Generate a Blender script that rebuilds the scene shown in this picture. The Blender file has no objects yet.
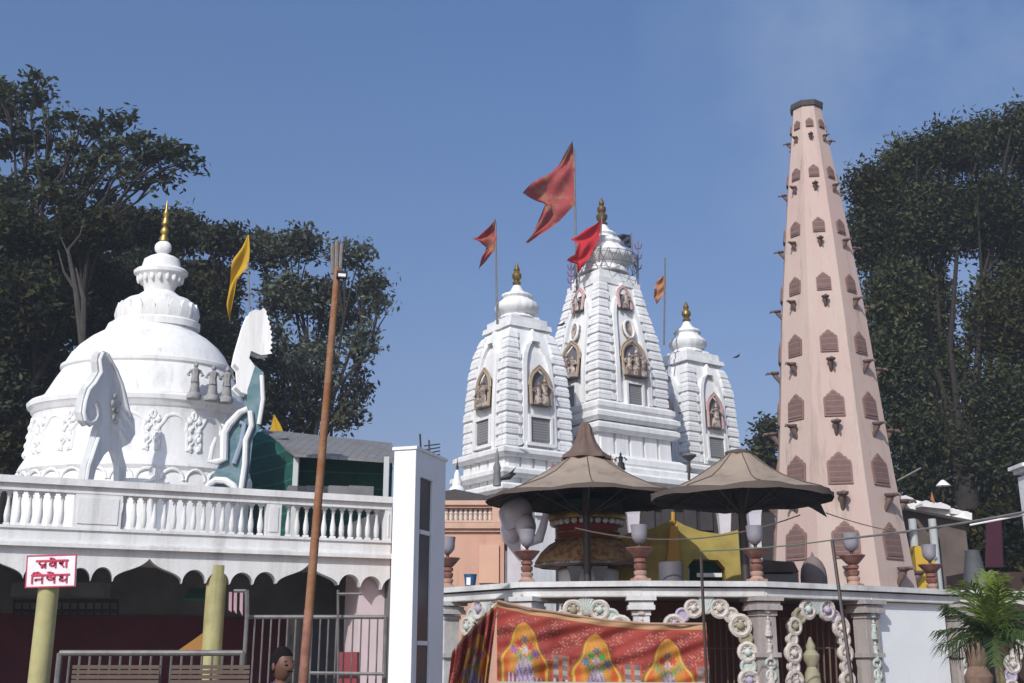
import bpy, math, random
import numpy as np
from mathutils import Vector, Matrix
random.seed(7); rng = np.random.default_rng(7)
S = bpy.context.scene; COL = S.collection
R = math.radians

# ------------------------------------------------------------------ camera, sky, sun, exposure
EYE = 1.7; PITCH = math.atan(.2815); F = 1130.0
cam = bpy.data.objects.new("camera", bpy.data.cameras.new("camera")); COL.objects.link(cam)
cam.location = (0, 0, EYE); cam.rotation_euler = (R(90) + PITCH, 0, 0)
cam.data.sensor_width = 36; cam.data.lens = F / 1024 * 36; cam.data.clip_end = 5000
S.camera = cam
TO_SUN = Vector((-.34, -.76, .62)).normalized()
w = bpy.data.worlds.new("World"); S.world = w; w.use_nodes = True
nt = w.node_tree; nd = nt.nodes; lk = nt.links
sky = nd.new('ShaderNodeTexSky'); sky.sky_type = 'NISHITA'; sky.sun_disc = False
sky.sun_elevation = math.asin(TO_SUN.z); sky.sun_rotation = math.atan2(TO_SUN.x, TO_SUN.y)
sky.air_density = 1.0; sky.dust_density = 2.2; sky.ozone_density = 2.2
tc = nd.new('ShaderNodeTexCoord'); nz = nd.new('ShaderNodeTexNoise')
nz.inputs['Scale'].default_value = 2.6; nz.inputs['Detail'].default_value = 6; nz.inputs['Roughness'].default_value = .62
cr = nd.new('ShaderNodeMapRange'); cr.inputs[1].default_value = .44; cr.inputs[2].default_value = .78; cr.inputs[4].default_value = .85
mx = nd.new('ShaderNodeMixRGB'); mx.inputs[2].default_value = (3.6, 3.8, 4.6, 1)
dotn = nd.new('ShaderNodeVectorMath'); dotn.operation = 'DOT_PRODUCT'; dotn.inputs[1].default_value = Vector((.40, .82, .48)).normalized()
mr2 = nd.new('ShaderNodeMapRange'); mr2.inputs[1].default_value = .955; mr2.inputs[2].default_value = .995
mul = nd.new('ShaderNodeMath'); mul.operation = 'MULTIPLY'
tint = nd.new('ShaderNodeMixRGB'); tint.blend_type = 'MULTIPLY'; tint.inputs[0].default_value = 1; tint.inputs[2].default_value = (1.02, .98, 1.04, 1)
lk.new(tc.outputs['Generated'], nz.inputs['Vector']); lk.new(nz.outputs['Fac'], cr.inputs[0])
lk.new(tc.outputs['Generated'], dotn.inputs[0]); lk.new(dotn.outputs['Value'], mr2.inputs[0])
lk.new(cr.outputs[0], mul.inputs[0]); lk.new(mr2.outputs[0], mul.inputs[1])
lk.new(sky.outputs[0], tint.inputs[1]); lk.new(tint.outputs[0], mx.inputs[1]); lk.new(mul.outputs[0], mx.inputs[0])
sepw = nd.new('ShaderNodeSeparateXYZ'); mrw = nd.new('ShaderNodeMapRange'); mrw.inputs[1].default_value = .0; mrw.inputs[2].default_value = .55
hz = nd.new('ShaderNodeMixRGB'); hz.inputs[1].default_value = (.80, .70, .70, 1); hz.inputs[2].default_value = (.80, 1.02, 1.18, 1)
fin_ = nd.new('ShaderNodeMixRGB'); fin_.blend_type = 'MULTIPLY'; fin_.inputs[0].default_value = 1
lk.new(tc.outputs['Generated'], sepw.inputs[0]); lk.new(sepw.outputs[2], mrw.inputs[0]); lk.new(mrw.outputs[0], hz.inputs[0])
lk.new(mx.outputs[0], fin_.inputs[1]); lk.new(hz.outputs[0], fin_.inputs[2])
lk.new(fin_.outputs[0], nd['Background'].inputs[0]); nd['Background'].inputs[1].default_value = .108
sun = bpy.data.objects.new("sun", bpy.data.lights.new("sun", 'SUN')); COL.objects.link(sun)
sun.data.energy = 3.4; sun.data.angle = R(.5); sun.data.color = (1, .965, .91)
sun.rotation_euler = TO_SUN.to_track_quat('Z', 'Y').to_euler()
S.view_settings.view_transform = 'Standard'; S.view_settings.look = 'None'
S.view_settings.exposure = 0.20; S.view_settings.gamma = 1

# ------------------------------------------------------------------ placing helpers
CP, SP = math.cos(PITCH), math.sin(PITCH)
def P(px, py, Y):
    u = (px - 512) / F; v = (341.5 - py) / F
    t = Y / (CP - v * SP)
    return Vector((u * t, Y, EYE + t * (SP + v * CP)))
def Z(py, Y): return P(0, py, Y).z
def X(px, py, Y): return P(px, py, Y).x
def m_per_px(py, Y):
    v = (341.5 - py) / F
    return Y / (CP - v * SP) / F

# ------------------------------------------------------------------ materials
MATS = {}
def rgb(c): return (c[0], c[1], c[2], 1)
def mat(name, c, rough=.7, c2=None, scale=3.0, amt=.5, bump=.0, bscale=30, metal=0, streak=False, attr=False, spec=.4, trans=0, lines=None, contrast=(.35, .7), grime=0):
    if name in MATS: return MATS[name]
    m = bpy.data.materials.new(name); m.use_nodes = True; MATS[name] = m
    t = m.node_tree; n = t.nodes; l = t.links; b = n['Principled BSDF']
    b.inputs['Roughness'].default_value = rough; b.inputs['Metallic'].default_value = metal
    b.inputs['Specular IOR Level'].default_value = spec
    tcn = n.new('ShaderNodeTexCoord'); geo = n.new('ShaderNodeNewGeometry')
    src = geo.outputs['Position']
    col = None
    if attr:
        a = n.new('ShaderNodeAttribute'); a.attribute_name = 'tint'; col = a.outputs['Color']
    if c2 is not None:
        no = n.new('ShaderNodeTexNoise'); no.inputs['Scale'].default_value = scale; no.inputs['Detail'].default_value = 8
        no.inputs['Roughness'].default_value = .65
        if streak:
            mp = n.new('ShaderNodeMapping'); mp.inputs['Scale'].default_value = (2.2, 2.2, .22)
            l.new(src, mp.inputs[0]); l.new(mp.outputs[0], no.inputs['Vector'])
        else: l.new(src, no.inputs['Vector'])
        r = n.new('ShaderNodeMapRange'); r.inputs[1].default_value = contrast[0]; r.inputs[2].default_value = contrast[1]; r.inputs[4].default_value = amt
        l.new(no.outputs['Fac'], r.inputs[0])
        x = n.new('ShaderNodeMixRGB'); x.inputs[1].default_value = rgb(c); x.inputs[2].default_value = rgb(c2)
        if col is not None: l.new(col, x.inputs[1])
        l.new(r.outputs[0], x.inputs[0]); col = x.outputs[0]
    if lines:
        sp = n.new('ShaderNodeSeparateXYZ'); l.new(src, sp.inputs[0])
        f = n.new('ShaderNodeMath'); f.operation = 'MULTIPLY'; f.inputs[1].default_value = lines[1]
        l.new(sp.outputs[lines[0]], f.inputs[0])
        fr = n.new('ShaderNodeMath'); fr.operation = 'FRACT'; l.new(f.outputs[0], fr.inputs[0])
        g = n.new('ShaderNodeMath'); g.operation = 'LESS_THAN'; g.inputs[1].default_value = lines[2]; l.new(fr.outputs[0], g.inputs[0])
        x = n.new('ShaderNodeMixRGB'); x.inputs[1].default_value = rgb(c); x.inputs[2].default_value = rgb(lines[3])
        if col is not None: l.new(col, x.inputs[1])
        l.new(g.outputs[0], x.inputs[0]); col = x.outputs[0]
    if grime and col is not None:
        for (scl, z_, lo, hi, cc, am) in ((1.3, .10, .54, .74, (.40, .37, .34), grime), (6.0, 1.0, .60, .72, (.48, .45, .42), grime * .6), (3.2, .06, .60, .68, (.50, .49, .47), grime * .9)):
            mp2 = n.new('ShaderNodeMapping'); mp2.inputs['Scale'].default_value = (scl, scl, scl * z_); ng = n.new('ShaderNodeTexNoise'); ng.inputs['Scale'].default_value = 2.1; ng.inputs['Detail'].default_value = 9; ng.inputs['Roughness'].default_value = .7
            l.new(src, mp2.inputs[0]); l.new(mp2.outputs[0], ng.inputs['Vector'])
            rg = n.new('ShaderNodeMapRange'); rg.inputs[1].default_value = lo; rg.inputs[2].default_value = hi; rg.inputs[4].default_value = am; l.new(ng.outputs['Fac'], rg.inputs[0])
            xg = n.new('ShaderNodeMixRGB'); xg.blend_type = 'MULTIPLY'; xg.inputs[2].default_value = rgb(cc); l.new(rg.outputs[0], xg.inputs[0]); l.new(col, xg.inputs[1]); col = xg.outputs[0]
    if col is not None: l.new(col, b.inputs['Base Color'])
    else: b.inputs['Base Color'].default_value = rgb(c)
    if bump:
        nb = n.new('ShaderNodeTexNoise'); nb.inputs['Scale'].default_value = bscale; nb.inputs['Detail'].default_value = 4
        l.new(src, nb.inputs['Vector'])
        bp = n.new('ShaderNodeBump'); bp.inputs['Strength'].default_value = bump; bp.inputs['Distance'].default_value = .02
        l.new(nb.outputs['Fac'], bp.inputs['Height']); l.new(bp.outputs[0], b.inputs['Normal'])
    if trans:
        tr = n.new('ShaderNodeBsdfTranslucent'); ms = n.new('ShaderNodeMixShader'); ms.inputs[0].default_value = trans
        if col is not None: l.new(col, tr.inputs[0])
        else: tr.inputs[0].default_value = rgb(c)
        l.new(b.outputs[0], ms.inputs[1]); l.new(tr.outputs[0], ms.inputs[2]); l.new(ms.outputs[0], n['Material Output'].inputs[0])
    return m
white = mat('white_plaster', (.74, .74, .73), .75, (.50, .49, .47), 1.6, .55, .25, 22, streak=True, grime=0.55)
whiteT = mat('temple_plaster', (.80, .80, .795), .7, (.46, .46, .46), 1.1, .5, .2, 9, streak=True, grime=0.4)
whiteD = mat('dome_plaster', (.76, .76, .75), .7, (.52, .51, .49), 1.5, .5, .25, 14, streak=True, grime=0.5)
wallwhite = mat('painted_wall', (.78, .785, .79), .8, (.66, .665, .67), .9, .6, .12, 14, grime=0.25)
gold = mat('gold_metal', (.36, .25, .07), .4, (.14, .09, .03), 9, .9, metal=.75)
darkgold = mat('aged_brass', (.20, .13, .05), .45, (.07, .05, .03), 14, .6, metal=.6)
pink = mat('pink_plaster', (.47, .375, .32), .8, (.46, .32, .29), .9, .9, .15, 20, streak=True, grime=0.6)
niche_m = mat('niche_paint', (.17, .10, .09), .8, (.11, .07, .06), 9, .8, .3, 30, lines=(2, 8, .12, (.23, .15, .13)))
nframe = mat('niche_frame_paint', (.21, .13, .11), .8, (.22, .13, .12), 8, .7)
bracket_m = mat('bracket_paint', (.17, .11, .095), .75, (.08, .055, .05), 9, .8, .3, 30)
cap_m = mat('dark_cap', (.08, .07, .07), .8, (.03, .03, .03), 6, .6)
leaf = mat('leaf', (.05, .07, .03), .7, attr=True, trans=.30, spec=.12)
bark = mat('bark', (.032, .027, .023), .95, (.018, .015, .013), 4, .8, .6, 18)
barkp = mat('pale_bark', (.06, .053, .046), .95, (.03, .027, .024), 4, .8, .5, 18)
tan = mat('canopy_fabric', (.33, .26, .195), .85, (.21, .165, .13), 2.2, .8, .2, 60, trans=.0, grime=0.7)
tand = mat('canopy_dark_fabric', (.11, .085, .07), .9, (.07, .055, .05), 3, .7)
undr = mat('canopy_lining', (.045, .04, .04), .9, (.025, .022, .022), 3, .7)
iron = mat('dark_iron', (.06, .055, .055), .5, (.11, .06, .04), 8, .6, metal=.5)
steel = mat('grey_steel', (.19, .185, .18), .6, (.11, .09, .08), 9, .8, metal=.3)
rust = mat('rusty_pipe', (.21, .085, .035), .8, (.28, .16, .09), 5, .8, .4, 30, contrast=(.4, .62))
rustd = mat('painted_pipe_foot', (.34, .17, .11), .7, (.14, .05, .035), 6, .9, .3, 30)
yellowp = mat('yellow_paint', (.44, .41, .18), .65, (.27, .23, .13), 3, .7, .2, 16, grime=0.7)
signw = mat('sign_white', (.80, .77, .78), .5, (.62, .56, .58), 5, .5)
signr = mat('sign_red', (.52, .03, .09), .5)
maroon = mat('maroon_wall', (.11, .022, .032), .8, (.06, .015, .02), 2, .8)
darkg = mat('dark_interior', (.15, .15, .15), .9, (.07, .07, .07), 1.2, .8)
greycon = mat('grey_concrete', (.22, .22, .22), .9, (.12, .12, .12), 2.5, .8, .3, 20)
net = mat('green_net', (.012, .095, .075), .8, (.006, .04, .04), 3, .8, .3, 12, lines=(2, 3.2, .10, (.02, .15, .11)))
green_awn = mat('green_sheet', (.01, .12, .08), .7, (.01, .06, .05), 5, .6)
tin = mat('tin_roof', (.27, .26, .25), .6, (.17, .15, .14), 3, .8, metal=.3, lines=(0, 6, .18, (.19, .18, .17)))
pinkb = mat('salmon_wall', (.56, .33, .24), .8, (.42, .25, .19), 1.6, .8, .2, 20, streak=True, grime=0.5)
salm = mat('salmon_trim', (.55, .36, .27), .8, (.40, .26, .20), 6, .6)
blue = mat('blue_plastic', (.02, .10, .22), .4, (.02, .06, .12), 9, .6)
red = mat('red_paint', (.28, .035, .03), .7, (.15, .03, .03), 5, .7)
redd = mat('dark_red_wall', (.26, .075, .055), .8, (.16, .10, .085), 2.2, .8)
yel = mat('yellow_cloth', (.46, .36, .10), .8, (.28, .20, .05), 3.5, .8, .3, 9, trans=.2)
orange = mat('orange_cloth', (.45, .16, .06), .8, (.30, .22, .04), 4, .8, trans=.15)
skirt = mat('floral_skirt', (.36, .26, .11), .8, (.24, .08, .04), 11, .95, .3, 30, contrast=(.44, .56))
lamp_red = mat('urn_red', (.15, .05, .04), .6, (.27, .15, .11), 14, .7, .2, 40)
lamp_cr = mat('urn_cream', (.40, .27, .21), .7, (.30, .14, .11), 12, .7)
globe = mat('lamp_globe_glass', (.27, .26, .29), .3, (.17, .16, .19), 9, .6, spec=.6)
cream = mat('carved_cream', (.60, .55, .50), .75, (.28, .21, .18), 13, .7, .4, 45)
mauve = mat('carved_mauve', (.42, .38, .50), .75, (.26, .19, .24), 15, .7, .3, 45)
olive = mat('carved_olive', (.30, .28, .19), .75, (.20, .16, .10), 15, .7)
mint = mat('carved_mint', (.50, .56, .52), .75, (.28, .30, .27), 9, .7, .3, 40)
colstone = mat('column_stone', (.40, .36, .34), .8, (.24, .20, .19), 6, .8, .3, 30, streak=True, grime=0.5)
beamw = mat('beam_paint', (.64, .64, .63), .75, (.36, .34, .33), 2.8, .75, .2, 30, grime=0.5)
clothm = mat('printed_cloth', (.4, .1, .05), .75, attr=True, trans=.12)
flagred = mat('flag_red', (.36, .055, .055), .75, (.36, .22, .10), 1.9, .75, .2, 8, trans=.3, contrast=(.50, .62))
flagr2 = mat('flag_bright_red', (.60, .02, .03), .75, (.40, .02, .03), 2, .7, trans=.3)
flagy = mat('flag_yellow', (.66, .42, .02), .75, (.60, .28, .02), 3, .6, trans=.3)
flago = mat('flag_orange', (.55, .24, .10), .75, (.30, .12, .08), 3, .6, trans=.3)
flagb = mat('flag_black', (.03, .035, .06), .75, (.02, .02, .03), 3, .6)
bronze = mat('figure_paint', (.16, .11, .09), .6, (.50, .42, .36), 5, .9, contrast=(.44, .58))
pane = mat('window_slats', (.16, .16, .16), .6, lines=(2, 11, .35, (.25, .25, .25)))
teal = mat('teal_paint', (.06, .14, .16), .7, (.20, .27, .30), 5, .8, .2, 20)
skin = mat('skin', (.13, .065, .042), .55, (.10, .045, .03), 18, .6); hair_m = mat('hair', (.010, .008, .008), .95, spec=.1)
shirt = mat('shirt', (.03, .035, .09), .85, (.05, .05, .12), 20, .5); trous = mat('trousers', (.04, .04, .04), .85)
wood = mat('brown_slats', (.10, .07, .055), .7, (.08, .05, .04), 7, .7)
ground_m = mat('paving', (.27, .24, .21), .9, (.17, .155, .14), .6, .8, .4, 12)
black = mat('black_rubber', (.015, .015, .016), .6)
frond = mat('frond', (.07, .12, .02), .5, attr=True, trans=.25, spec=.4)

# ------------------------------------------------------------------ mesh builder
class MB:
    def __init__(s): s.v = []; s.f = []; s.c = []
    def add(s, vs, fs):
        o = len(s.v); s.v += [tuple(a) for a in vs]; s.f += [tuple(i + o for i in f) for f in fs]; return s
    def box(s, c, sz, rz=0, taper=1.0):
        ca, sa = math.cos(rz), math.sin(rz); vs = []
        for k in (-.5, .5):
            q = taper if k > 0 else 1
            for i, j in ((-.5, -.5), (.5, -.5), (.5, .5), (-.5, .5)):
                x, y = i * sz[0] * q, j * sz[1] * q
                vs.append((c[0] + x * ca - y * sa, c[1] + x * sa + y * ca, c[2] + k * sz[2]))
        return s.add(vs, [(0, 3, 2, 1), (4, 5, 6, 7), (0, 1, 5, 4), (1, 2, 6, 5), (2, 3, 7, 6), (3, 0, 4, 7)])
    def bar(s, a, b, w, h=None):
        a = Vector(a); b = Vector(b); h = h or w; d = (b - a).normalized()
        up = Vector((0, 0, 1)) if abs(d.z) < .95 else Vector((1, 0, 0))
        x = d.cross(up).normalized() * w / 2; y = x.cross(d).normalized() * h / 2
        vs = [p + i * x + j * y for p in (a, b) for i, j in ((-1, -1), (1, -1), (1, 1), (-1, 1))]
        return s.add(vs, [(0, 1, 2, 3), (7, 6, 5, 4), (0, 4, 5, 1), (1, 5, 6, 2), (2, 6, 7, 3), (3, 7, 4, 0)])
    def prism(s, pts, vec):
        n = len(pts); vec = Vector(vec); a = [Vector(p) for p in pts]
        return s.add(a + [p + vec for p in a], [tuple(range(n)), tuple(range(2 * n - 1, n - 1, -1))] + [(i, (i + 1) % n + 0, (i + 1) % n + n, i + n) for i in range(n)])
    def loft(s, rings, cap=True, close=True):
        n = len(rings[0]); vs = [p for r in rings for p in r]; fs = []
        for k in range(len(rings) - 1):
            for i in range(n if close else n - 1):
                j = (i + 1) % n; fs.append((k * n + i, k * n + j, (k + 1) * n + j, (k + 1) * n + i))
        if cap: fs += [tuple(range(n - 1, -1, -1)), tuple(range((len(rings) - 1) * n, len(rings) * n))]
        return s.add(vs, fs)
    def lathe(s, c, prof, n=32, flute=0, nf=0):
        rings = []
        for r, z in prof:
            rings.append([(c[0] + r * (1 + flute * math.cos(nf * 2 * math.pi * i / n)) * math.cos(2 * math.pi * i / n),
                           c[1] + r * (1 + flute * math.cos(nf * 2 * math.pi * i / n)) * math.sin(2 * math.pi * i / n), z) for i in range(n)])
        return s.loft(rings)
    def tube(s, pts, rad, n=8):
        pts = [Vector(p) for p in pts]; rings = []
        if not isinstance(rad, (list, tuple)): rad = [rad] * len(pts)
        prev = None
        for i, p in enumerate(pts):
            d = (pts[min(i + 1, len(pts) - 1)] - pts[max(i - 1, 0)]).normalized()
            if prev is None:
                up = Vector((0, 0, 1)) if abs(d.z) < .9 else Vector((1, 0, 0)); x = d.cross(up).normalized()
            else: x = (prev - d * prev.dot(d)).normalized()
            prev = x; y = d.cross(x)
            rings.append([p + (x * math.cos(2 * math.pi * k / n) + y * math.sin(2 * math.pi * k / n)) * rad[i] for k in range(n)])
        return s.loft(rings)
    def ball(s, c, r, n=10):
        if not isinstance(r, (tuple, list)): r = (r, r, r)
        rings = []
        for j in range(n + 1):
            a = math.pi * (j + .02) / (n + .04) ; rr = math.sin(a)
            rings.append([(c[0] + r[0] * rr * math.cos(2 * math.pi * i / (n + 4)), c[1] + r[1] * rr * math.sin(2 * math.pi * i / (n + 4)), c[2] - r[2] * math.cos(a)) for i in range(n + 4)])
        return s.loft(rings)
def mesh_of(name, mb, m, off=(0, 0, 0), smooth=False):
    me = bpy.data.meshes.new(name)
    v = np.array(mb.v, dtype=float) - np.array(off, dtype=float)
    me.from_pydata(v.tolist(), [], mb.f); me.materials.append(m)
    if mb.c:
        a = me.color_attributes.new('tint', 'FLOAT_COLOR', 'POINT'); a.data.foreach_set('color', np.array(mb.c, dtype=np.float32).ravel())
    if smooth:
        me.polygons.foreach_set('use_smooth', [True] * len(me.polygons))
        if smooth != 'all': me.set_sharp_from_angle(angle=R(38))
    me.update(); return me
def meta(o, label=None, cat=None, group=None, kind=None):
    if label: o['label'] = label
    if cat: o['category'] = cat
    if group: o['group'] = group
    if kind: o['kind'] = kind
    return o
def thing(name, label, cat, loc, group=None):
    o = bpy.data.objects.new(name, None); COL.objects.link(o); o.location = loc; o.empty_display_size = .1
    o['wo'] = [float(a) for a in loc]
    return meta(o, label, cat, group)
def soften(o, w_, seg=3):
    b = o.modifiers.new('soft', 'BEVEL'); b.width = w_; b.segments = seg; b.limit_method = 'ANGLE'; b.angle_limit = R(50); return o
def wo(o): return Vector(o['wo'])
def part(name, mb, m, parent, smooth=False, label=None, kind=None):
    off = wo(parent); me = mesh_of(name, mb, m, off, smooth)
    o = bpy.data.objects.new(name, me); COL.objects.link(o); o.parent = parent; o['wo'] = list(off)
    return meta(o, label, kind=kind)
def solo(name, mb, m, label=None, cat=None, loc=None, smooth=False, group=None, kind=None):
    loc = loc if loc is not None else (0, 0, 0)
    o = bpy.data.objects.new(name, mesh_of(name, mb, m, loc, smooth)); COL.objects.link(o); o.location = loc; o['wo'] = [float(a) for a in loc]
    return meta(o, label, cat, group, kind)
def dup(o, loc, label=None, rz=0, scale=1):
    def rec(a, par):
        c = a.copy(); COL.objects.link(c)
        if par: c.parent = par
        for ch in list(a.children): rec(ch, c)
        return c
    r = rec(o, None); r.location = loc; r.rotation_euler = (0, 0, rz); r.scale = (scale,) * 3
    if label: r['label'] = label
    return r

# ------------------------------------------------------------------ ground
g = MB().add([(-600, -60, 0), (600, -60, 0), (600, 1500, 0), (-600, 1500, 0)], [(0, 1, 2, 3)])
solo('ground', g, ground_m, kind='structure')

# ------------------------------------------------------------------ small figure used inside carved niches and on ledges
def figure(mb, c, h, n=Vector((0, -1, 0)), wide=1.0, arms=True):
    c = Vector(c); t = Vector((-n.y, n.x, 0)) * wide
    up = Vector((0, 0, 1)); rings = []
    for zz_, ww, dd in ((0, .17, .12), (.06, .19, .13), (.22, .16, .11), (.36, .15, .10), (.44, .13, .09)):
        rings.append([c + up * zz_ * h + t * ww * h * math.cos(q) * (1 + .08 * math.cos(5 * q)) + n * dd * h * math.sin(q) for q in np.linspace(0, 2 * math.pi, 12, endpoint=False)])
    mb.loft(rings)
    mb.tube([c + Vector((0, 0, .36 * h)), c + Vector((0, 0, .55 * h)), c + Vector((0, 0, .74 * h)), c + Vector((0, 0, .82 * h))], [.14 * h, .11 * h, .15 * h, .05 * h], 8)
    mb.ball(c + Vector((0, 0, .89 * h)), .075 * h, 7); mb.tube([c + Vector((0, 0, .93 * h)), c + Vector((0, 0, 1.05 * h))], [.06 * h, .01 * h], 6)
    if arms:
        for s in (-1, 1):
            sh = c + t * s * .15 * h + Vector((0, 0, .74 * h))
            mb.tube([sh, sh + t * s * .12 * h - Vector((0, 0, .16 * h)) + n * .03 * h, sh + t * s * .05 * h - Vector((0, 0, .2 * h)) + n * .14 * h], [.045 * h, .035 * h, .028 * h], 6)

# ------------------------------------------------------------------ temple spires (shikharas)
def shikhara(name_label, axpx, Y, prof, cor, top, feats, nblocks, fin, a=R(34), base_row=520, ledges=()):
    """prof: rows and projected half widths in photo pixels, read off once to get the real curve of the spire"""
    cx = X(axpx, 400, Y); cy = Y
    zs = [Z(r, Y) for r, _ in prof]; hs = [wd * m_per_px(r, Y) / 1.39 for r, wd in prof]
    def h(z): return float(np.interp(z, zs, hs)) if zs[0] < zs[-1] else 0
    root = thing('temple_spire', name_label, 'temple', (cx, cy, 0))
    nrm = [Vector((math.sin(a + k * math.pi / 2), -math.cos(a + k * math.pi / 2), 0)) for k in range(4)]
    tan_ = [Vector((n.y * -1, n.x, 0)) for n in nrm]
    C = Vector((cx, cy, 0))
    def FP(k, u, z, d=0, hz=None): return C + nrm[k] * ((hz or h(z)) + d) + tan_[k] * u + Vector((0, 0, z))
    def sq(s, z): return [C + nrm[0] * s * i + tan_[0] * s * j + Vector((0, 0, z)) for i, j in ((-1, -1), (1, -1), (1, 1), (-1, 1))]
    ztop = Z(top[0][0], Y); zb = 0
    # core
    mb = MB(); n = 26; zl = [zb] + list(np.linspace(Z(base_row, Y), zs[-1], n))
    mb.loft([sq(h(z) * .93, z) for z in zl]); part('tower_core', mb, whiteT, root)
    # corner piers of stacked, rounded blocks
    z0 = Z(cor[0], Y); z1 = Z(cor[1], Y); step = (z1 - z0) / nblocks
    for k in range(4):
        mb = MB(); A, B = nrm[k], nrm[(k + 1) % 4]
        def pier(z, g_): 
            hz = h(z); c = hz * .38; o = C + (A + B) * (hz - c / 2 + .00) + Vector((0, 0, z)); q = c / 2 * g_
            return [o + A * i * q + B * j * q for i, j in ((-1, -1), (1, -1), (1, 1), (-1, 1))]
        for b in range(nblocks):
            z = z0 + b * step; e = step
            big = (1.10 if b % 4 == 3 else 1.02) * random.uniform(.985, 1.015)
            mb.loft([pier(z + e * .01, .88), pier(z + e * .10, .88), pier(z + e * .14, big), pier(z + e * .46, big * 1.02), pier(z + e * .50, big * .96), pier(z + e * .56, big * .96), pier(z + e * .60, big * 1.01), pier(z + e * .80, big * .99), pier(z + e * .94, .93), pier(z + e * .99, .88)])
        part('corner_pier', mb, whiteT, root)
    # horizontal ledges round the base
    mb = MB()
    for (row, grow, th) in ledges:
        z = Z(row, Y); s = h(z) + grow
        mb.loft([sq(s - .10, z - th), sq(s, z - th * .55), sq(s, z), sq(s - .16, z + th * .35)])
    if ledges: part('base_ledges', mb, whiteT, root)
    # plain lower body between ledges with shallow panels
    mb = MB()
    for k in range(4):
        zt = z0 - .05; zz = Z(base_row, Y)
        for i in range(-2, 3):
            uu = i * h(zz) * .38; ww = h(zz) * .15
            mb.prism([FP(k, uu - ww, zz, .0), FP(k, uu + ww, zz, .0), FP(k, uu + ww, zt - .12, .0), FP(k, uu - ww, zt - .12, .0)], -nrm[k] * .2)
    part('base_panels', mb, whiteT, root)
    # central projecting bay with arched frame on each face
    for k in (3, 0, 1, 2):
        mb = MB(); zA = z0; zB = z0 + (z1 - z0) * .93
        N = 14
        for sgn in (-1, 1):
            pts = []
            for i in range(N + 1):
                q = i / N; z = zA + (zB - zA) * q
                u = h(z) * .50 * (1 if q < .72 else math.sqrt(max(0, 1 - ((q - .72) / .28) ** 2)) * .9 + .1)
                pts.append((u, z))
            for (u0, za), (u1, zb_) in zip(pts, pts[1:]):
                wd_ = .16
                mb.prism([FP(k, sgn * u0, za, .05), FP(k, sgn * (u0 - wd_), za, .05), FP(k, sgn * max(0, u1 - wd_), zb_, .05), FP(k, sgn * u1, zb_, .05)], -nrm[k] * .35)
        # side pilaster blocks between frame and pier
        nb2 = nblocks
        for sgn in (-1, 1):
            for b in range(nb2):
                za = z0 + b * step; zc = za + step * .8
                if (za - zA) / (zB - zA) > .8: continue
                u0, u1 = h(za) * .53, h(za) * .62
                mb.prism([FP(k, sgn * u0, za + step * .15, .02), FP(k, sgn * u1, za + step * .15, .02), FP(k, sgn * u1, zc, .02), FP(k, sgn * u0, zc, .02)], -nrm[k] * .25)
        # spire ornament above the arch
        zz = zB - .1; mb.prism([FP(k, -.14, zz, .12), FP(k, .14, zz, .12), FP(k, .09, zz + .28, .12), FP(k, 0, zz + .5, .12), FP(k, -.09, zz + .28, .12)], -nrm[k] * .35)
        part('face_bay', mb, whiteT, root)
    # niches, medallions, windows on the two seen faces (3 = left, 0 = right) and one more round the side
    for (kind, row0, row1, wfr, mtl, fig) in feats:
        for k in (3, 0, 1):
            zl_, zh = Z(row1, Y), Z(row0, Y); zm = (zl_ + zh) / 2; W = h(zm) * wfr; H = zh - zl_
            def Q(u, z, d=0): return FP(k, u, z, d, hz=h(zm) + (z - zm) * (h(zm + .3) - h(zm - .3)) / .6)
            if kind == 'window':
                mb = MB(); mb.prism([Q(-W, zl_, .03), Q(W, zl_, .03), Q(W, zh, .03), Q(-W, zh, .03)], -nrm[k] * .3)
                o = part('window', mb, pane, root)
                mb = MB(); b_ = .09
                for (ua, ub, za, zc) in ((-W - b_, -W, zl_ - b_, zh + b_), (W, W + b_, zl_ - b_, zh + b_), (-W, W, zh, zh + b_), (-W - b_ * 2, W + b_ * 2, zl_ - 2.2 * b_, zl_ - b_ - .004)):
                    mb.prism([Q(ua, za, .10), Q(ub, za, .10), Q(ub, zc, .10), Q(ua, zc, .10)], -nrm[k] * .3)
                part('window_frame', mb, whiteT, o)
            elif kind == 'disc':
                mb = MB(); ring = [Q(W * math.cos(t), zm + H / 2 * math.sin(t), .06) for t in np.linspace(0, 2 * math.pi, 20, endpoint=False)]
                mb.prism(ring, -nrm[k] * .2); o = part('medallion', mb, bronze, root)
                mb = MB(); mb.tube([Q(W * 1.1 * math.cos(t), zm + H * .55 * math.sin(t), .08) for t in np.linspace(0, 2 * math.pi, 21)], .05, 6)
                part('medallion_rim', mb, whiteT, o, True)
            else:
                def arch(s, d):
                    pts = [Q(-W * s, zl_, d), Q(W * s, zl_, d)]
                    for t in np.linspace(0, math.pi, 13):
                        e = 1 + .16 * math.exp(-((t - math.pi / 2) / .22) ** 2)
                        pts.append(Q(W * s * math.cos(t), zl_ + H * .52 + H * .46 * s * math.sin(t) * e, d))
                    return pts
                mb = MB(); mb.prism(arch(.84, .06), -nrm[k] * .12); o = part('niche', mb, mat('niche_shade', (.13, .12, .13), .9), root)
                fr = MB(); pts = arch(1.0, .12)[1:] + [arch(1.0, .12)[0]]
                fr.tube(pts, .06, 6); fr.tube([p_ + (p_ - Q(0, zm, .12)) * .16 for p_ in pts[1:-1]], .035, 5); part('niche_frame', fr, mtl, o, True)
                fg = MB(); nf = fig
                for q in range(nf):
                    uu = (q - (nf - 1) / 2) * W * (.62 if nf > 1 else 0)
                    figure(fg, Q(uu, zl_ + .02, .16), H * (.74 if q == nf // 2 else .6), nrm[k], 1.3)
                part('niche_figures', fg, bronze, o, True)
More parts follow.
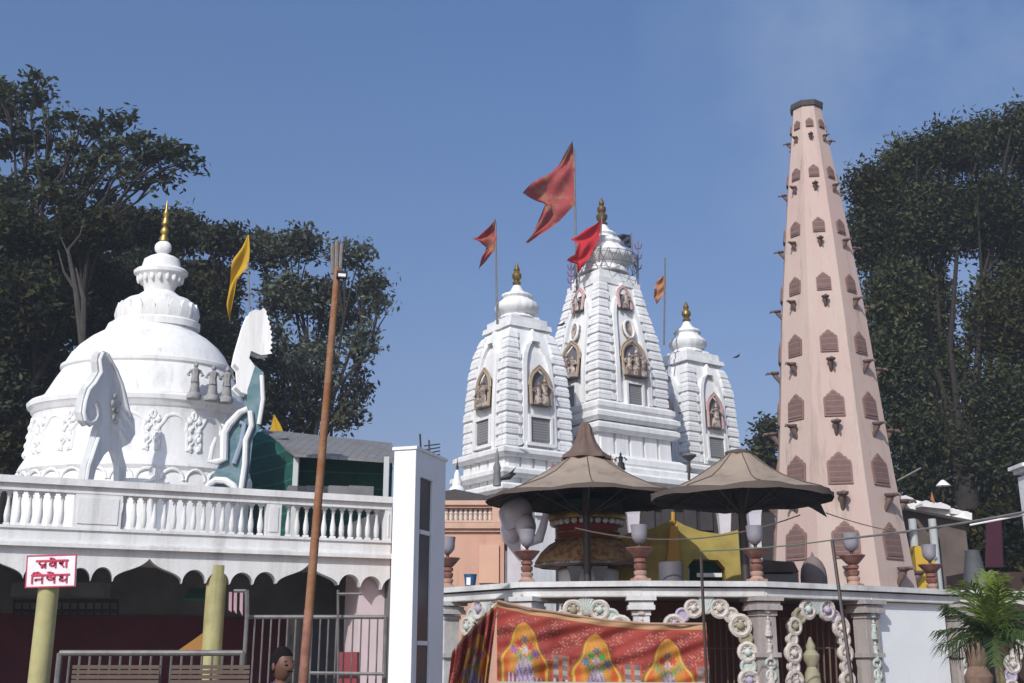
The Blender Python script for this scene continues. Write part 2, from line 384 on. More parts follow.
    # shoulder platform
    mb = MB()
    for (r0, r1, wd) in top:
        mb.loft([sq(wd[0] * m_per_px(r0, Y) / 1.39, Z(r0, Y)), sq(wd[1] * m_per_px(r1, Y) / 1.39, Z(r1, Y))])
    part('shoulder', mb, whiteT, root)
    # bell crown
    px = m_per_px(300, Y)
    bell, gl, rr = fin
    mb = MB(); mb.lathe((cx, cy), [(r_ * px, Z(row, Y)) for row, r_ in bell], 48, .02, 16); part('crown', mb, whiteT, root, True)
    mb = MB(); mb.lathe((cx, cy), [(r_ * px, Z(row, Y)) for row, r_ in gl], 16); part('finial', mb, rr, root, True)
    return root, C, h, FP

white_trim = whiteT
pinkf = mat('niche_pink', (.50, .34, .33), .8, (.38, .22, .20), 6, .7)
goldf = mat('niche_gilt', (.36, .28, .20), .7, (.28, .18, .10), 8, .7)
# main spire
mainR = shikhara('tallest central white temple spire with bright red flag by its top', 606, 42,
    [(530, 68), (492, 67), (455, 65), (430, 63), (408, 61), (380, 60), (353, 54), (330, 48), (310, 41), (290, 36)][::1], (412, 292),
    [(292, 287, (36, 36)), (286, 279, (33, 32)), (278, 274, (27, 24))],
    [('window', 393, 412, .20, None, 0), ('niche', 352, 386, .34, goldf, 3), ('disc', 330, 346, .15, None, 0), ('niche', 296, 317, .26, pinkf, 1)], 13,
    ([(276, 26), (272, 25), (269, 21), (266, 25), (262, 29), (258, 29.5), (254, 27), (250, 22), (248, 20), (246, 22), (243, 21), (240, 15), (238, 13), (236, 14.5), (234, 13), (231, 8), (226, 5)],
     [(227, 4), (224, 6), (222, 3.5), (219, 5.5), (216, 6), (213, 3), (211, 4.5), (208, 4.5), (206, 2), (204, 3), (201, 2), (198, .5)], darkgold),
    ledges=((415, .16, .30), (425, .26, .28), (436, .22, .28), (468, .30, .35), (480, .8, .3), (489, 1.3, .3)))
shikhara('left white temple spire with gilded arched niche beside plain brass tip', 517, 39,
    [(540, 58), (495, 57), (455, 55), (425, 54), (400, 52), (380, 49.5), (360, 46), (345, 40), (335, 34), (330, 32)], (455, 338),
    [(334, 329, (35, 34)), (328, 323, (30, 30)), (323, 319, (24, 22))],
    [('window', 425, 447, .30, None, 0), ('niche', 378, 413, .31, goldf, 2)], 11,
    ([(320, 19), (317, 16), (315, 19), (312, 21.5), (309, 22), (305, 20.5), (302, 16), (300, 14), (298, 16), (296, 15.5), (294, 10), (291, 6), (289, 5.5), (286, 3.5)],
     [(286, 3), (283, 4.6), (281, 2.5), (278, 4.8), (275, 5), (272, 2.5), (270, 3.4), (267, 2), (263, .5)], gold),
    ledges=((458, .25, .25), (478, .30, .25), (494, .35, .25)))
shikhara('right white temple spire with blue figure in pink niche', 690, 46,
    [(540, 50), (495, 49), (455, 47), (436, 45), (410, 43.5), (392, 41), (378, 37), (366, 31)], (470, 372),
    [(368, 364, (35, 34)), (363, 357, (30, 29)), (357, 353, (22, 20))],
    [('window', 443, 462, .30, None, 0), ('niche', 403, 434, .30, pinkf, 1)], 10,
    ([(354, 16), (351, 14), (349, 16.5), (346, 18.5), (343, 18.5), (340, 16), (337, 12.5), (335, 12), (333, 13.5), (331, 12.5), (329, 8), (326, 5), (322, 3)],
     [(323, 2.6), (320, 4.2), (318, 2.4), (315, 4.6), (312, 4.4), (310, 2.2), (307, 3), (302, .5)], gold),
    ledges=((474, .25, .25), (490, .3, .25)))
# lattice of slim rods round the main crown, and small masts beside it
lat = thing('rod_lattice', 'thin metal lattice ring around the tallest spire crown', 'lattice', (X(606, 262, 42), 42, Z(278, 42)))
mb = MB(); cx, cy = X(606, 262, 42), 42; px = m_per_px(262, 42)
for q in range(20):
    a = 2 * math.pi * q / 20; b = a + .31
    mb.tube([(cx + 32 * px * math.cos(a), cy + 32 * px * math.sin(a), Z(279, 42)), (cx + 31 * px * math.cos(b), cy + 31 * px * math.sin(b), Z(258, 42))], .012, 4)
    mb.tube([(cx + 32 * px * math.cos(b), cy + 32 * px * math.sin(b), Z(279, 42)), (cx + 31 * px * math.cos(a), cy + 31 * px * math.sin(a), Z(258, 42))], .012, 4)
part('lattice_rods', mb, steel, lat)
mb = MB()
for row in (259, 270): mb.tube([(cx + 31.5 * px * math.cos(a), cy + 31.5 * px * math.sin(a), Z(row, 42)) for a in np.linspace(0, 2 * math.pi, 33)], .014, 5)
part('lattice_ring', mb, steel, lat)

# ------------------------------------------------------------------ flags
def flag(label, pole, outline, m, Y, pr=.035, folds=5, amp=.16, polem=None):
    a = P(*pole[0], Y); b = P(*pole[1], Y)
    root = thing('flag', label, 'flag', a if a.z < b.z else b)
    mb = MB(); mb.tube([a, b], pr, 7); part('flag_pole', mb, polem or steel, root, True)
    # cloth: rows between two edges of the outline
    L, Rr = outline; n = 26; mN = 18
    def res(pts, t):
        s = [0]
        for p, q in zip(pts, pts[1:]): s.append(s[-1] + math.dist(p, q))
        t *= s[-1]; return (np.interp(t, s, [p[0] for p in pts]), np.interp(t, s, [p[1] for p in pts]))
    vs = []; ph = random.random() * 6
    for i in range(n + 1):
        p, q = res(L, i / n), res(Rr, i / n)
        for j in range(mN + 1):
            t = j / mN; x = p[0] + (q[0] - p[0]) * t; y = p[1] + (q[1] - p[1]) * t
            w_ = P(x, y, Y); w_.y += (math.sin(folds * i / n * 3 + t * 4 + ph) + .5 * math.sin(folds * 2.3 * t + i / n * 9)) * amp * (.25 + .75 * (1 - t))
            vs.append(w_)
    fs = [(i * (mN + 1) + j, i * (mN + 1) + j + 1, (i + 1) * (mN + 1) + j + 1, (i + 1) * (mN + 1) + j) for i in range(n) for j in range(mN)]
    c = MB(); c.add(vs, fs); part('flag_cloth', c, m, root, 'all'); return root
flag('large faded red flag flying highest with torn swallow tail', ((577, 300), (574, 150)),
     ([(572, 143), (560, 162), (541, 178), (522, 194), (536, 198), (546, 203), (541, 216), (534, 229), (526, 243)], [(573, 143), (575, 165), (575, 185), (575, 205), (568, 212), (558, 222), (545, 232), (528, 243)]), flagred, 41.5, .04, 6, .22)
flag('small dark red flag on the left spire white pole', ((497, 324), (495.5, 222)),
     ([(495, 219), (488, 228), (479, 236), (468, 238), (479, 242), (487, 245), (482, 256), (479, 268)], [(495.5, 219), (496, 228), (497, 238), (496.5, 248), (490, 256), (485, 262), (479.5, 268)]), flagred, 38.5, .035, 6, .14)
flag('bright red flag draped beside the tallest spire finial', ((599, 262), (602, 216)),
     ([(600, 221), (588, 228), (578, 236), (570, 238), (578, 243), (575, 256), (566, 259), (577, 262), (577, 272)], [(601, 221), (601, 228), (599, 238), (594, 248), (590, 256), (586, 262), (583, 266), (580, 270), (579, 273)]), flagr2, 40.8, .03, 5, .16)
flag('small black flag right of the tallest spire', ((633, 268), (631, 233)),
     ([(617, 234), (618, 238), (624, 243), (627, 248)], [(631, 235), (631, 239), (631, 244), (631, 248)]), flagb, 41.5, .03, 5, .08)
flag('small pale orange flag between the tallest and right spires', ((664, 345), (665, 258)),
     ([(661, 277), (657, 281), (654, 288), (654, 296), (656, 303)], [(664, 276), (666, 281), (666, 288), (664, 293), (657, 304)]), flago, 44, .035, 5, .08)
flag('yellow flag hanging down beside the white dome', ((250, 318), (248, 262)),
     ([(246, 235), (240, 248), (233, 262), (229, 285), (227, 305), (229, 320)], [(249, 235), (250, 250), (248, 266), (237, 280), (233, 300), (229.5, 321)]), flagy, 23, .018, 4, .08)
def trident(px_, row0, row1, Y, label):
    root = thing('trident_mast', label, 'mast', P(px_, row1, Y)); mb = MB()
    mb.tube([P(px_, row1, Y), P(px_, row0, Y)], .03, 5)
    for q in range(3):
        r_ = row0 + 6 + q * (row1 - row0) * .24
        mb.tube([P(px_ - 3.5, r_ - 3, Y), P(px_ - 2.5, r_ + 1, Y), P(px_, r_ + 2, Y), P(px_ + 2.5, r_ + 1, Y), P(px_ + 3.5, r_ - 3, Y)], .03, 4)
    part('mast_prongs', mb, mat('mast_paint', (.20, .12, .18), .7), root)
trident(638, 241, 284, 42.3, 'thin pronged mast right of the tallest spire crown')
trident(571, 262, 290, 41.2, 'short pronged mast left of the tallest spire crown')

# ------------------------------------------------------------------ lamp tower (deepstambh)
TY = 24.0; tx = X(841.5, 585, TY)
zrow = lambda r: Z(r, TY)
trow = [(620, 76), (585, 70), (475, 57), (410, 50.5), (320, 42), (245, 33), (180, 24.5), (118, 15.5), (104, 14)]
tz = [zrow(r) for r, _ in trow]; ta = [wd * m_per_px(r, TY) * .955 for r, wd in trow]
tap = lambda z: float(np.interp(z, tz, ta))
tower = thing('lamp_tower', 'tall tapering pink octagonal stone lamp tower studded with brackets', 'tower', (tx, TY, 0))
tower.rotation_euler.y = R(.18); tower.scale.z = .988
TA0 = R(-10)
def TF(k, u, z, d=0):
    a = TA0 + k * math.pi / 4; n = Vector((math.sin(a), -math.cos(a), 0)); t = Vector((math.cos(a), math.sin(a), 0))
    return Vector((tx, TY, z)) + n * (tap(z) + d) + t * u
def octring(z, g=0):
    return [Vector((tx, TY, z)) + Vector((math.sin(TA0 + (k + .5) * math.pi / 4), -math.cos(TA0 + (k + .5) * math.pi / 4), 0)) * ((tap(z) + g) / math.cos(math.pi / 8)) for k in range(8)]
mb = MB(); mb.loft([octring(z) for z in [0] + tz]); part('shaft', mb, pink, tower)
mb = MB(); mb.loft([octring(zrow(105), .035), octring(zrow(101), .05), octring(zrow(100), .05)]); part('cap', mb, cap_m, tower)
mb = MB(); mb.loft([octring(0, .5), octring(.9, .5), octring(1.0, .35), octring(1.6, .35), octring(1.7, .1)]); part('plinth', mb, pink, tower)
rows = [(544, 18), (474, 16), (410, 13.5), (348, 11.5), (288, 9.5), (230, 8), (174, 6.8), (123, 5)]
brk = [575, 503, 432, 370, 307, 247, 190, 138]
for i, (r, hh) in enumerate(rows):
    z = zrow(r); px = m_per_px(r, TY); H = hh * px; Wd = H * .75
    for k in range(-3, 5):
        def out(s, d):
            W, h_ = Wd * s, H * s
            return [TF(k, u * W, z + v * h_, d) for u, v in ((-.96, -.95), (.96, -.95), (.96, .34), (.92, .46), (.80, .53), (.68, .54), (.64, .66), (.52, .74), (.38, .76), (.30, .88), (.14, .97), (0, 1.04), (-.14, .97), (-.30, .88), (-.38, .76), (-.52, .74), (-.64, .66), (-.68, .54), (-.80, .53), (-.92, .46), (-.96, .34))]
        mb = MB(); pts = out(1, .03); mb.prism(pts, (Vector((tx, TY, z)) - TF(k, 0, z)).normalized() * .10)
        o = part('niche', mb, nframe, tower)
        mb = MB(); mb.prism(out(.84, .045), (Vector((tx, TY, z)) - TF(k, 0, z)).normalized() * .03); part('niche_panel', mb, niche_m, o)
    zb = zrow(brk[i]); sc = (.31 - .022 * i) * random.uniform(.93, 1.07)
    for k in range(-3, 5):
        a = TA0 + k * math.pi / 4; n = Vector((math.sin(a), -math.cos(a), 0)); t = Vector((math.cos(a), math.sin(a), 0))
        mb = MB(); b0 = TF(k, 0, zb, -.03)
        mb.tube([b0 + Vector((0, 0, -.95 * sc)), b0 + n * .28 * sc + Vector((0, 0, -.45 * sc)), b0 + n * .55 * sc + Vector((0, 0, -.02 * sc)), b0 + n * .62 * sc + Vector((0, 0, .12 * sc))], [.10 * sc, .17 * sc, .24 * sc, .20 * sc], 8)
        q_ = b0 + n * .62 * sc; mb.lathe(q_, [(.18 * sc, zb + .06 * sc), (.34 * sc, zb + .14 * sc), (.41 * sc, zb + .26 * sc), (.40 * sc, zb + .34 * sc), (.30 * sc, zb + .27 * sc), (.1 * sc, zb + .24 * sc)], 12)
        mb.tube([q_ + n * .42 * sc + Vector((0, 0, .24 * sc)), q_ + n * .70 * sc + Vector((0, 0, .24 * sc)), q_ + n * .82 * sc + Vector((0, 0, .08 * sc))], [.13 * sc, .12 * sc, .06 * sc], 6)
        part('lamp_bracket', mb, bracket_m, tower, True)

# ------------------------------------------------------------------ left gallery building with balustrade
GA = Vector((X(0, 475, 16.5), 16.5, 0)); GB = Vector((X(392, 505, 18.9), 18.9, 0))
gd = (GB - GA).normalized(); gn = Vector((gd.y, -gd.x, 0)); GL = (GB - GA).length
def G(s, z, d=0): return GA + gd * s + gn * d + Vector((0, 0, z))
def gs(px_, row=520):
    u = (px_ - 512) / F; v = (341.5 - row) / F; k = u / (CP - v * SP)   # x = k*y
    return (k * GA.y - GA.x) / (gd.x - k * gd.y)
zr = Z(475, 16.5); zr2 = Z(482, 16.5); zr3 = Z(489, 16.5); zb0 = Z(524, 16.5); zled = Z(541, 16.5); zled2 = Z(545, 16.5)
zft = Z(566, G(gs(155), 0).y); zfb = Z(583, G(gs(150), 0).y); S0 = -3.0; grd = math.atan2(gd.y, gd.x)
gal = thing('gallery_building', 'white arcaded gallery with scalloped arches and roof balustrade', 'building', G(0, 0))
def gbox(mb, s0, s1, z0, z1, d0, d1):
    pts = [G(s0, z0, d0), G(s1, z0, d0), G(s1, z0, d1), G(s0, z0, d1)]
    return mb.prism(pts, (0, 0, z1 - z0))
# scalloped arcade
bays = [gs(155 - 157 - 6), gs(153), gs(311)]
def foil(s):
    best = zfb - .03
    bi = min(range(len(bays)), key=lambda k: abs(s - bays[k])); q = s - bays[bi]; half = .50
    nb_ = bi + (1 if q > 0 else -1); hd = abs(bays[nb_] - bays[bi]) / 2 if 0 <= nb_ < len(bays) else (bays[2] - bays[1]) / 2
    if abs(q) < half:
        return zfb + .02 + (zft - zfb) * math.sqrt(max(0, 1 - (abs(q) / half) ** 2.4)) * .68 + .17 * math.exp(-abs(q) / .13)
    nf_ = max(2, round((hd - half) / .31)); wf = (hd - half) / nf_
    k = (abs(q) - half) / wf; fr_ = (k % 1) * 2 - 1
    if k < nf_ + .99: return zfb - .02 * min(int(k), 2) + (zft - zfb) * .86 * math.sqrt(max(0, 1 - fr_ ** 2))
    return best
mb = MB(); N = 1100; ss = np.linspace(S0, GL, N)
low = [foil(s) for s in ss]; vs = []; fs = []
for s, z in zip(ss, low): vs += [G(s, z, 0), G(s, zled2 + .01, 0), G(s, z, -.22), G(s, zled2 + .01, -.22)]
for i in range(N - 1):
    a = 4 * i; b = a + 4; fs += [(a, b, b + 1, a + 1), (a + 2, a + 3, b + 3, b + 2), (a, a + 2, b + 2, b)]
fs += [(0, 1, 3, 2), (4 * N - 4, 4 * N - 2, 4 * N - 1, 4 * N - 3)]
mb.add(vs, fs); part('arcade_valance', mb, white, gal)
mb = MB(); gbox(mb, S0, GL, zled2, zled, -5.5, .10); gbox(mb, S0, GL, zled, zled + .03, -.30, .05); part('roof_slab', mb, white, gal)
# parapet base + balustrade
bal = MB(); gbox(bal, S0, GL, zled + .03, zb0 - .04, -.20, .0); gbox(bal, S0, GL, zb0 - .04, zb0, -.22, .03); 
gbox(bal, S0, GL, zr3, zr2, -.20, .02); gbox(bal, S0, GL, zr2, zr, -.26, .08)
bo = part('balustrade', bal, white, gal)
solid = [(gs(73), gs(121)), (gs(266), gs(281)), (gs(385), GL)]
mb = MB()
for a, b in solid: mb = MB(); gbox(mb, a, b, zb0, zr3, -.19, .012); gbox(mb, a + .05, b - .05, zb0 + .06, zr3 - .06, .012, .025); part('pier', mb, white, bo)
s = S0 + .05; step = .148; hb = zr3 - zb0
while s < GL:
    if not any(a - .04 < s < b + .04 for a, b in solid) and s > gs(-25):
        c = G(s, 0, -.09); mb = MB()
        mb.box((c.x, c.y, zb0 + .02), (.085, .085, .04), grd); mb.box((c.x, c.y, zr3 - .02), (.085, .085, .04), grd)
        mb.lathe((c.x, c.y), [(.022, zb0 + .04), (.038, zb0 + hb * .12), (.046, zb0 + hb * .28), (.042, zb0 + hb * .42), (.026, zb0 + hb * .62), (.022, zb0 + hb * .78), (.034, zb0 + hb * .84), (.024, zr3 - .04)], 10)
        part('baluster', mb, white, bo, True)
    s += step
# interior
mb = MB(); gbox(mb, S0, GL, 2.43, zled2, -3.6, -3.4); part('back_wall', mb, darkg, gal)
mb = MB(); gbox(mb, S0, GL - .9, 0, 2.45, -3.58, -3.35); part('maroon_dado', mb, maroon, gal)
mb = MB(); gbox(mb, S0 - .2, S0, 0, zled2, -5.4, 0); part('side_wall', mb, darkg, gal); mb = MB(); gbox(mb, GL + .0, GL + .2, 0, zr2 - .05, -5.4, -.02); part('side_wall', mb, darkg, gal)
mb = MB(); gbox(mb, gs(366), GL - .003, 0, zfb + .35, -1.1, -.25); part('corner_wall', mb, mat('pinkish_plaster', (.62, .52, .54), .8, (.5, .42, .45), 2, .6), gal)
for b0_ in (gs(-40), gs(222)):
    c = G(b0_, 0, -.12); mb = MB(); mb.lathe((c.x, c.y), [(.20, 0), (.20, .3), (.155, .35), (.15, zfb + .3)], 20); part('column', mb, yellowp, gal, True)
# inner railing and shelf seen through the arches
o = thing('inner_railing', 'dark railing and grey shelf inside the gallery behind the sign', 'railing', G(gs(80), 0, -3)); mb = MB()
yy = 18.9
for r_ in (601, 611): mb.tube([P(14, r_, yy), P(118, r_, yy)], .03, 5)
for q in range(14): mb.tube([P(14 + q * 8, 601, yy), P(14 + q * 8, 618, yy)], .014, 4)
part('rails', mb, mat('rail_grey', (.02, .02, .022), .6), o)
mb = MB(); a = P(14, 597, yy + .5); b = P(108, 583, yy + .5); mb.box(((a.x + b.x) / 2, a.y, (a.z + b.z) / 2), (b.x - a.x, .3, b.z - a.z)); part('shelf', mb, greycon, o)
# green awning, orange cloth, cloth strips inside
mb = MB(); mb.prism([P(183, 598, 18.6), P(222, 599, 18.6), P(222, 589, 19.4), P(190, 588, 19.4)], (0, 0, -.04))
solo('green_awning', mb, green_awn, 'small green sheet awning inside the gallery left of yellow column', 'awning', P(200, 594, 18.8))
mb = MB(); mb.prism([P(170, 656, 18.4), P(216, 656, 18.4), P(215, 624, 18.4), P(196, 638, 18.4)], (.0, .04, 0))
solo('orange_tarp', mb, orange, 'orange and yellow cloth sloping behind the barricade', 'tarp', P(200, 650, 18.4))
mb = MB()
for q, x_ in enumerate((229, 234, 240)): mb.prism([P(x_, 592, 15.6), P(x_ + 3, 592, 15.6), P(x_ + 2.5, 612 + 2 * q, 15.7), P(x_ - .5, 610, 15.7)], (0, .02, 0))
solo('hanging_cloth', mb, mat('pale_pink_cloth', (.5, .32, .36), .8), 'pale pink cloth strips hung beside the yellow gallery column', 'cloth', P(234, 592, 15.6))

# ------------------------------------------------------------------ white domed shrine on the gallery roof
DY = 21.0; dcx = X(147, 400, DY); dpx = m_per_px(380, DY)
dome = thing('domed_shrine', 'round white domed shrine with lotus neck and gold finial', 'shrine', (dcx, DY, zled))
dome.scale.y = .66
def DR(row): return Z(row, DY)
def shiftx(r_): return 0.0
ox = -.10
mb = MB(); mb.lathe((dcx + ox, DY), [(112 * dpx, zled), (112 * dpx, DR(486)), (109 * dpx, DR(480)), (112 * dpx, DR(476)), (110 * dpx, DR(471)), (106 * dpx, DR(464)), (102 * dpx, DR(424)), (103 * dpx, DR(420))], 72); part('drum', mb, whiteD, dome, True)
mb = MB(); mb.lathe((dcx + ox, DY), [(101 * dpx, DR(421)), (105 * dpx, DR(418)), (106 * dpx, DR(415)), (109 * dpx, DR(413)), (110 * dpx, DR(409)), (107 * dpx, DR(406)), (101 * dpx, DR(405)), (98 * dpx, DR(402))], 72); part('cornice', mb, whiteD, dome, True)
mb = MB(); mb.lathe((dcx + ox * .4, DY), [(100 * dpx, DR(405)), (96 * dpx, DR(397)), (88 * dpx, DR(382)), (83 * dpx, DR(374)), (85 * dpx, DR(372)), (85 * dpx, DR(369)), (82 * dpx, DR(368)), (76 * dpx, DR(357)), (69 * dpx, DR(349)), (58 * dpx, DR(340)), (46 * dpx, DR(333)), (43 * dpx, DR(326))], 72); part('dome_shell', mb, whiteD, dome, True)
fx = dcx + .05
mb = MB(); mb.lathe((fx, DY), [(44 * dpx, DR(330)), (44 * dpx, DR(324)), (41 * dpx, DR(322)), (40 * dpx, DR(316)), (38 * dpx, DR(314)), (37 * dpx, DR(308)), (35 * dpx, DR(303)), (31 * dpx, DR(300)), (22 * dpx, DR(297)), (18 * dpx, DR(294)), (15 * dpx, DR(292)), (16 * dpx, DR(288)), (21 * dpx, DR(281)), (22 * dpx, DR(279)), (24 * dpx, DR(277)), (27 * dpx, DR(275)), (27.5 * dpx, DR(272)), (25 * dpx, DR(270)), (20 * dpx, DR(268)), (18 * dpx, DR(260)), (13 * dpx, DR(257)), (5 * dpx, DR(254)), (4 * dpx, DR(252))], 48); part('neck', mb, whiteD, dome, True)
mb = MB()
for q in range(20):   # lotus petals: low pointed leaves round the neck ring
    a = 2 * math.pi * q / 20; er = Vector((math.cos(a), math.sin(a), 0)); et = Vector((-er.y, er.x, 0)); r0 = 38 * dpx
    ring = [[Vector((fx, DY, z)) + er * (r0 + g_) + et * w_ for w_ in (-wd_, 0, wd_)] + [Vector((fx, DY, z)) + er * (r0 - .12) + et * w_ for w_ in (wd_, -wd_)] for z, g_, wd_ in ((DR(322), .05, .12), (DR(316), .08, .13), (DR(310), .06, .10), (DR(305), .03, .02))]
    mb.loft(ring)
part('lotus_petals', mb, whiteD, dome, True); mb = MB()
for q in range(18):
    a = 2 * math.pi * q / 18; c = Vector((fx + 22.0 * dpx * math.cos(a), DY + 22.0 * dpx * math.sin(a), DR(279)))
    mb.ball(c, (.045, .045, .10), 6)
part('bulb_petals', mb, whiteD, dome, True)
mb = MB(); mb.ball((fx, DY, DR(248)), (.17, .17, .15), 10); part('bead', mb, whiteD, dome, True)
mb = MB(); mb.lathe((fx, DY), [(3 * dpx, DR(243)), (5 * dpx, DR(241)), (4.6 * dpx, DR(238)), (3 * dpx, DR(235)), (4.6 * dpx, DR(232)), (4 * dpx, DR(229.5)), (2 * dpx, DR(227)), (4 * dpx, DR(224)), (3.2 * dpx, DR(221)), (2 * dpx, DR(218)), (3.5 * dpx, DR(214)), (1.5 * dpx, DR(210)), (1.2 * dpx, DR(204)), (.1 * dpx, DR(200))], 16); part('finial', mb, gold, dome, True)
# relief on the drum
for q in range(16):
    a0 = R(-90) + 2 * math.pi * (q + .35) / 16
    if q in (6, 7, 8, 9, 10): continue
    def DP(da, z, g=.0):
        r = np.interp(z, [DR(464), DR(424)], [106 * dpx, 102 * dpx]) + g
        return Vector((dcx + ox + r * math.cos(a0 + da), DY + r * math.sin(a0 + da), z))
    mb = MB(); zl_, zh = DR(464), DR(424); pts = []
    hw = .13
    pts = [DP(-hw, zl_ + .05), DP(-hw, zl_ + (zh - zl_) * .5)] + [DP(-hw * math.cos(t) * (1 + .12 * math.cos(5 * t)), zl_ + (zh - zl_) * (.55 + .38 * math.sin(t))) for t in np.linspace(0, math.pi, 15)] + [DP(hw, zl_ + (zh - zl_) * .5), DP(hw, zl_ + .05)]
    mb.tube(pts, .032, 6)
    for sg_ in (-1, 1):
        mb.tube([DP(.195 + sg_ * (.028 + .022 * math.sin(e * .9)), zl_ + .04 + (zh - zl_) * .85 * e / 16, .012) for e in range(17)], .026, 5)
        for e in range(4): mb.ball(DP(.195 + sg_ * .045, zl_ + .1 + (zh - zl_) * .22 * e, .01), (.055, .045, .06), 6)
    mb.tube([DP(.195 + .02 * math.cos(q), zh - .06 + .07 * math.sin(q), .01) for q in np.linspace(0, 2 * math.pi, 9)], .03, 5)
    part('drum_relief', mb, whiteD, dome, True)
mb = MB()
for q in range(30):  # low scroll ring around the base
    a = 2 * math.pi * q / 30; c = Vector((dcx + ox + 112 * dpx * math.cos(a), DY + 112 * dpx * math.sin(a), DR(490)))
    t = Vector((-math.sin(a), math.cos(a), 0))
    mb.tube([c + t * .2 * math.cos(b) + Vector((0, 0, .20 * math.sin(b))) for b in np.linspace(0, math.pi, 9)], .03, 5)
part('base_scrolls', mb, whiteD, dome, True)
# small statues on the cornice
for (px_, r_, hh, lab) in ((194, 394, 36, 'leftmost of the grey statuettes on the dome cornice'), (212, 396, 35, 'middle grey statuette on the dome cornice'), (226, 398, 36, 'grey statuette on dome cornice closest to the shell crest')):
    a = math.atan2(-.8, .0); c = P(px_, r_, 19.83 + (px_ - 190) * .009); mb = MB(); figure(mb, c, hh * .92 * m_per_px(r_, 19.8), Vector((.3, -.95, 0)), .85)
    mb.lathe(c - Vector((0, 0, .08)), [(.13, c.z - .09), (.13, c.z - .02), (.10, c.z + .02)], 12)
    solo('statuette', mb, mat('statue_grey', (.34, .33, .32), .8, (.16, .15, .15), 10, .8, .4, 40), lab, 'statue', c, True, 'grey statuettes standing on the dome cornice')
# curled trunk crest, left
def tr(pts, ox, oy, sc, Y, k=0, c=0): return [P(ox + x / sc, oy + y / sc, Y + (x - c) * k) for x, y in pts]
crest = thing('trunk_crest', 'white curled elephant-trunk crest standing before the dome drum', 'ornament', P(108, 482, 18.3))
body = [(165, 65), (185, 52), (205, 60), (225, 85), (250, 130), (272, 185), (285, 230), (300, 300), (318, 340), (322, 400), (300, 440), (262, 455), (272, 500), (285, 545), (280, 600), (340, 596), (385, 600), (408, 580), (412, 548), (430, 550), (430, 590), (408, 622), (340, 628), (255, 625), (258, 540), (240, 485), (225, 455), (190, 490), (155, 550), (138, 618), (105, 608), (115, 540), (140, 470), (155, 420), (165, 385), (182, 345), (185, 300), (172, 262), (158, 255), (150, 270), (165, 295), (168, 330), (150, 360), (125, 366), (100, 345), (92, 310), (100, 260), (115, 210), (140, 180), (165, 140), (160, 95)]
mb = MB(); mb.prism(tr(body, 60, 340, 4.27, 17.9, .0048, 90), (-.10, -.05, .0)); soften(part('crest_slab', mb, whiteD, crest), .05)
edge = [(135, 612), (115, 600), (125, 540), (150, 470), (165, 420)]
mb = MB(); mb.tube(tr([(185, 55), (172, 85), (178, 140), (152, 185), (126, 215), (110, 262), (103, 310), (110, 340), (130, 355), (150, 345), (160, 325), (158, 295), (148, 275)], 60, 340, 4.27, 17.88, .0048, 90), .035, 8)
mb.tube(tr([(165, 420), (148, 470), (124, 540), (113, 608)], 60, 340, 4.27, 17.88, .0048, 90), .04, 8)
mb.tube(tr([(205, 60), (240, 130), (265, 190), (285, 280), (300, 330)], 60, 340, 4.27, 17.88, .0048, 90), .025, 8); part('crest_edging', mb, whiteD, crest, True)
mb = MB()
for x_, y_, q in ((235, 240, .05), (225, 270, .06), (245, 300, .06), (230, 330, .05), (255, 270, .04), (240, 350, .04), (228, 300, .04)): mb.ball(P(60 + x_ / 4.27, 340 + y_ / 4.27, 17.84 + (x_ - 90) * .0048), (q * .6, .03, q), 6)
part('eye_carving', mb, mat('statue_grey', (.34, .33, .32)), crest, True)
# shell crest, right
shell = thing('shell_crest', 'tall white shell-shaped crest on a blue painted scroll right of dome', 'ornament', P(232, 490, 18.9))
mb = MB(); sp_ = [(240, 45), (258, 36), (275, 40)]
for q in range(9): # scalloped right edge
    t = q / 8; x0 = 285 + 20 * math.sin(t * 2.2); y0 = 32 + t * 140; sp_ += [(x0, y0), (x0 + 7, y0 + 8)]
sp_ += [(296, 182), (278, 184), (240, 168), (232, 200), (262, 240), (258, 262), (245, 300), (238, 320), (212, 312), (192, 292), (208, 275), (205, 232), (190, 214), (198, 175), (208, 140), (225, 82)]
mb.prism(tr(sp_, 180, 300, 3.42, 18.9), (-.12, .26, 0)); soften(part('shell', mb, whiteD, shell), .045)
sc_ = [(262, 240), (276, 252), (283, 340), (266, 430), (240, 470), (230, 560), (215, 665), (120, 665), (128, 600), (150, 560), (165, 520), (168, 450), (185, 412), (215, 380), (238, 355), (240, 310)]
mb = MB(); mb.prism(tr(sc_, 180, 300, 3.42, 18.85), (-.1, .22, 0)); o = soften(part('scroll_body', mb, teal, shell), .05)
mb = MB(); mb.tube(tr([(232, 372), (205, 385), (168, 425), (152, 455), (150, 545), (128, 553), (102, 552), (112, 500), (124, 470)], 180, 300, 3.42, 18.8), [.05, .06, .07, .07, .07, .06, .05, .04, .03], 8)
mb.tube(tr([(240, 380), (245, 430), (225, 480), (222, 560), (208, 655)], 180, 300, 3.42, 18.8), .05, 8)
mb.tube(tr([(280, 258), (284, 340), (270, 425)], 180, 300, 3.42, 18.8), .04, 8)
mb.tube(tr([(92, 660), (98, 632), (122, 616), (155, 618), (182, 635), (192, 662)], 180, 300, 3.42, 18.75), .06, 8); part('scroll_edging', mb, whiteD, shell, True)
mb = MB(); mb.tube(tr([(205, 420), (220, 425), (212, 480), (185, 560)], 180, 300, 3.42, 18.82), .045, 8); part('scroll_line', mb, mat('pale_blue', (.25, .30, .38)), shell, True)

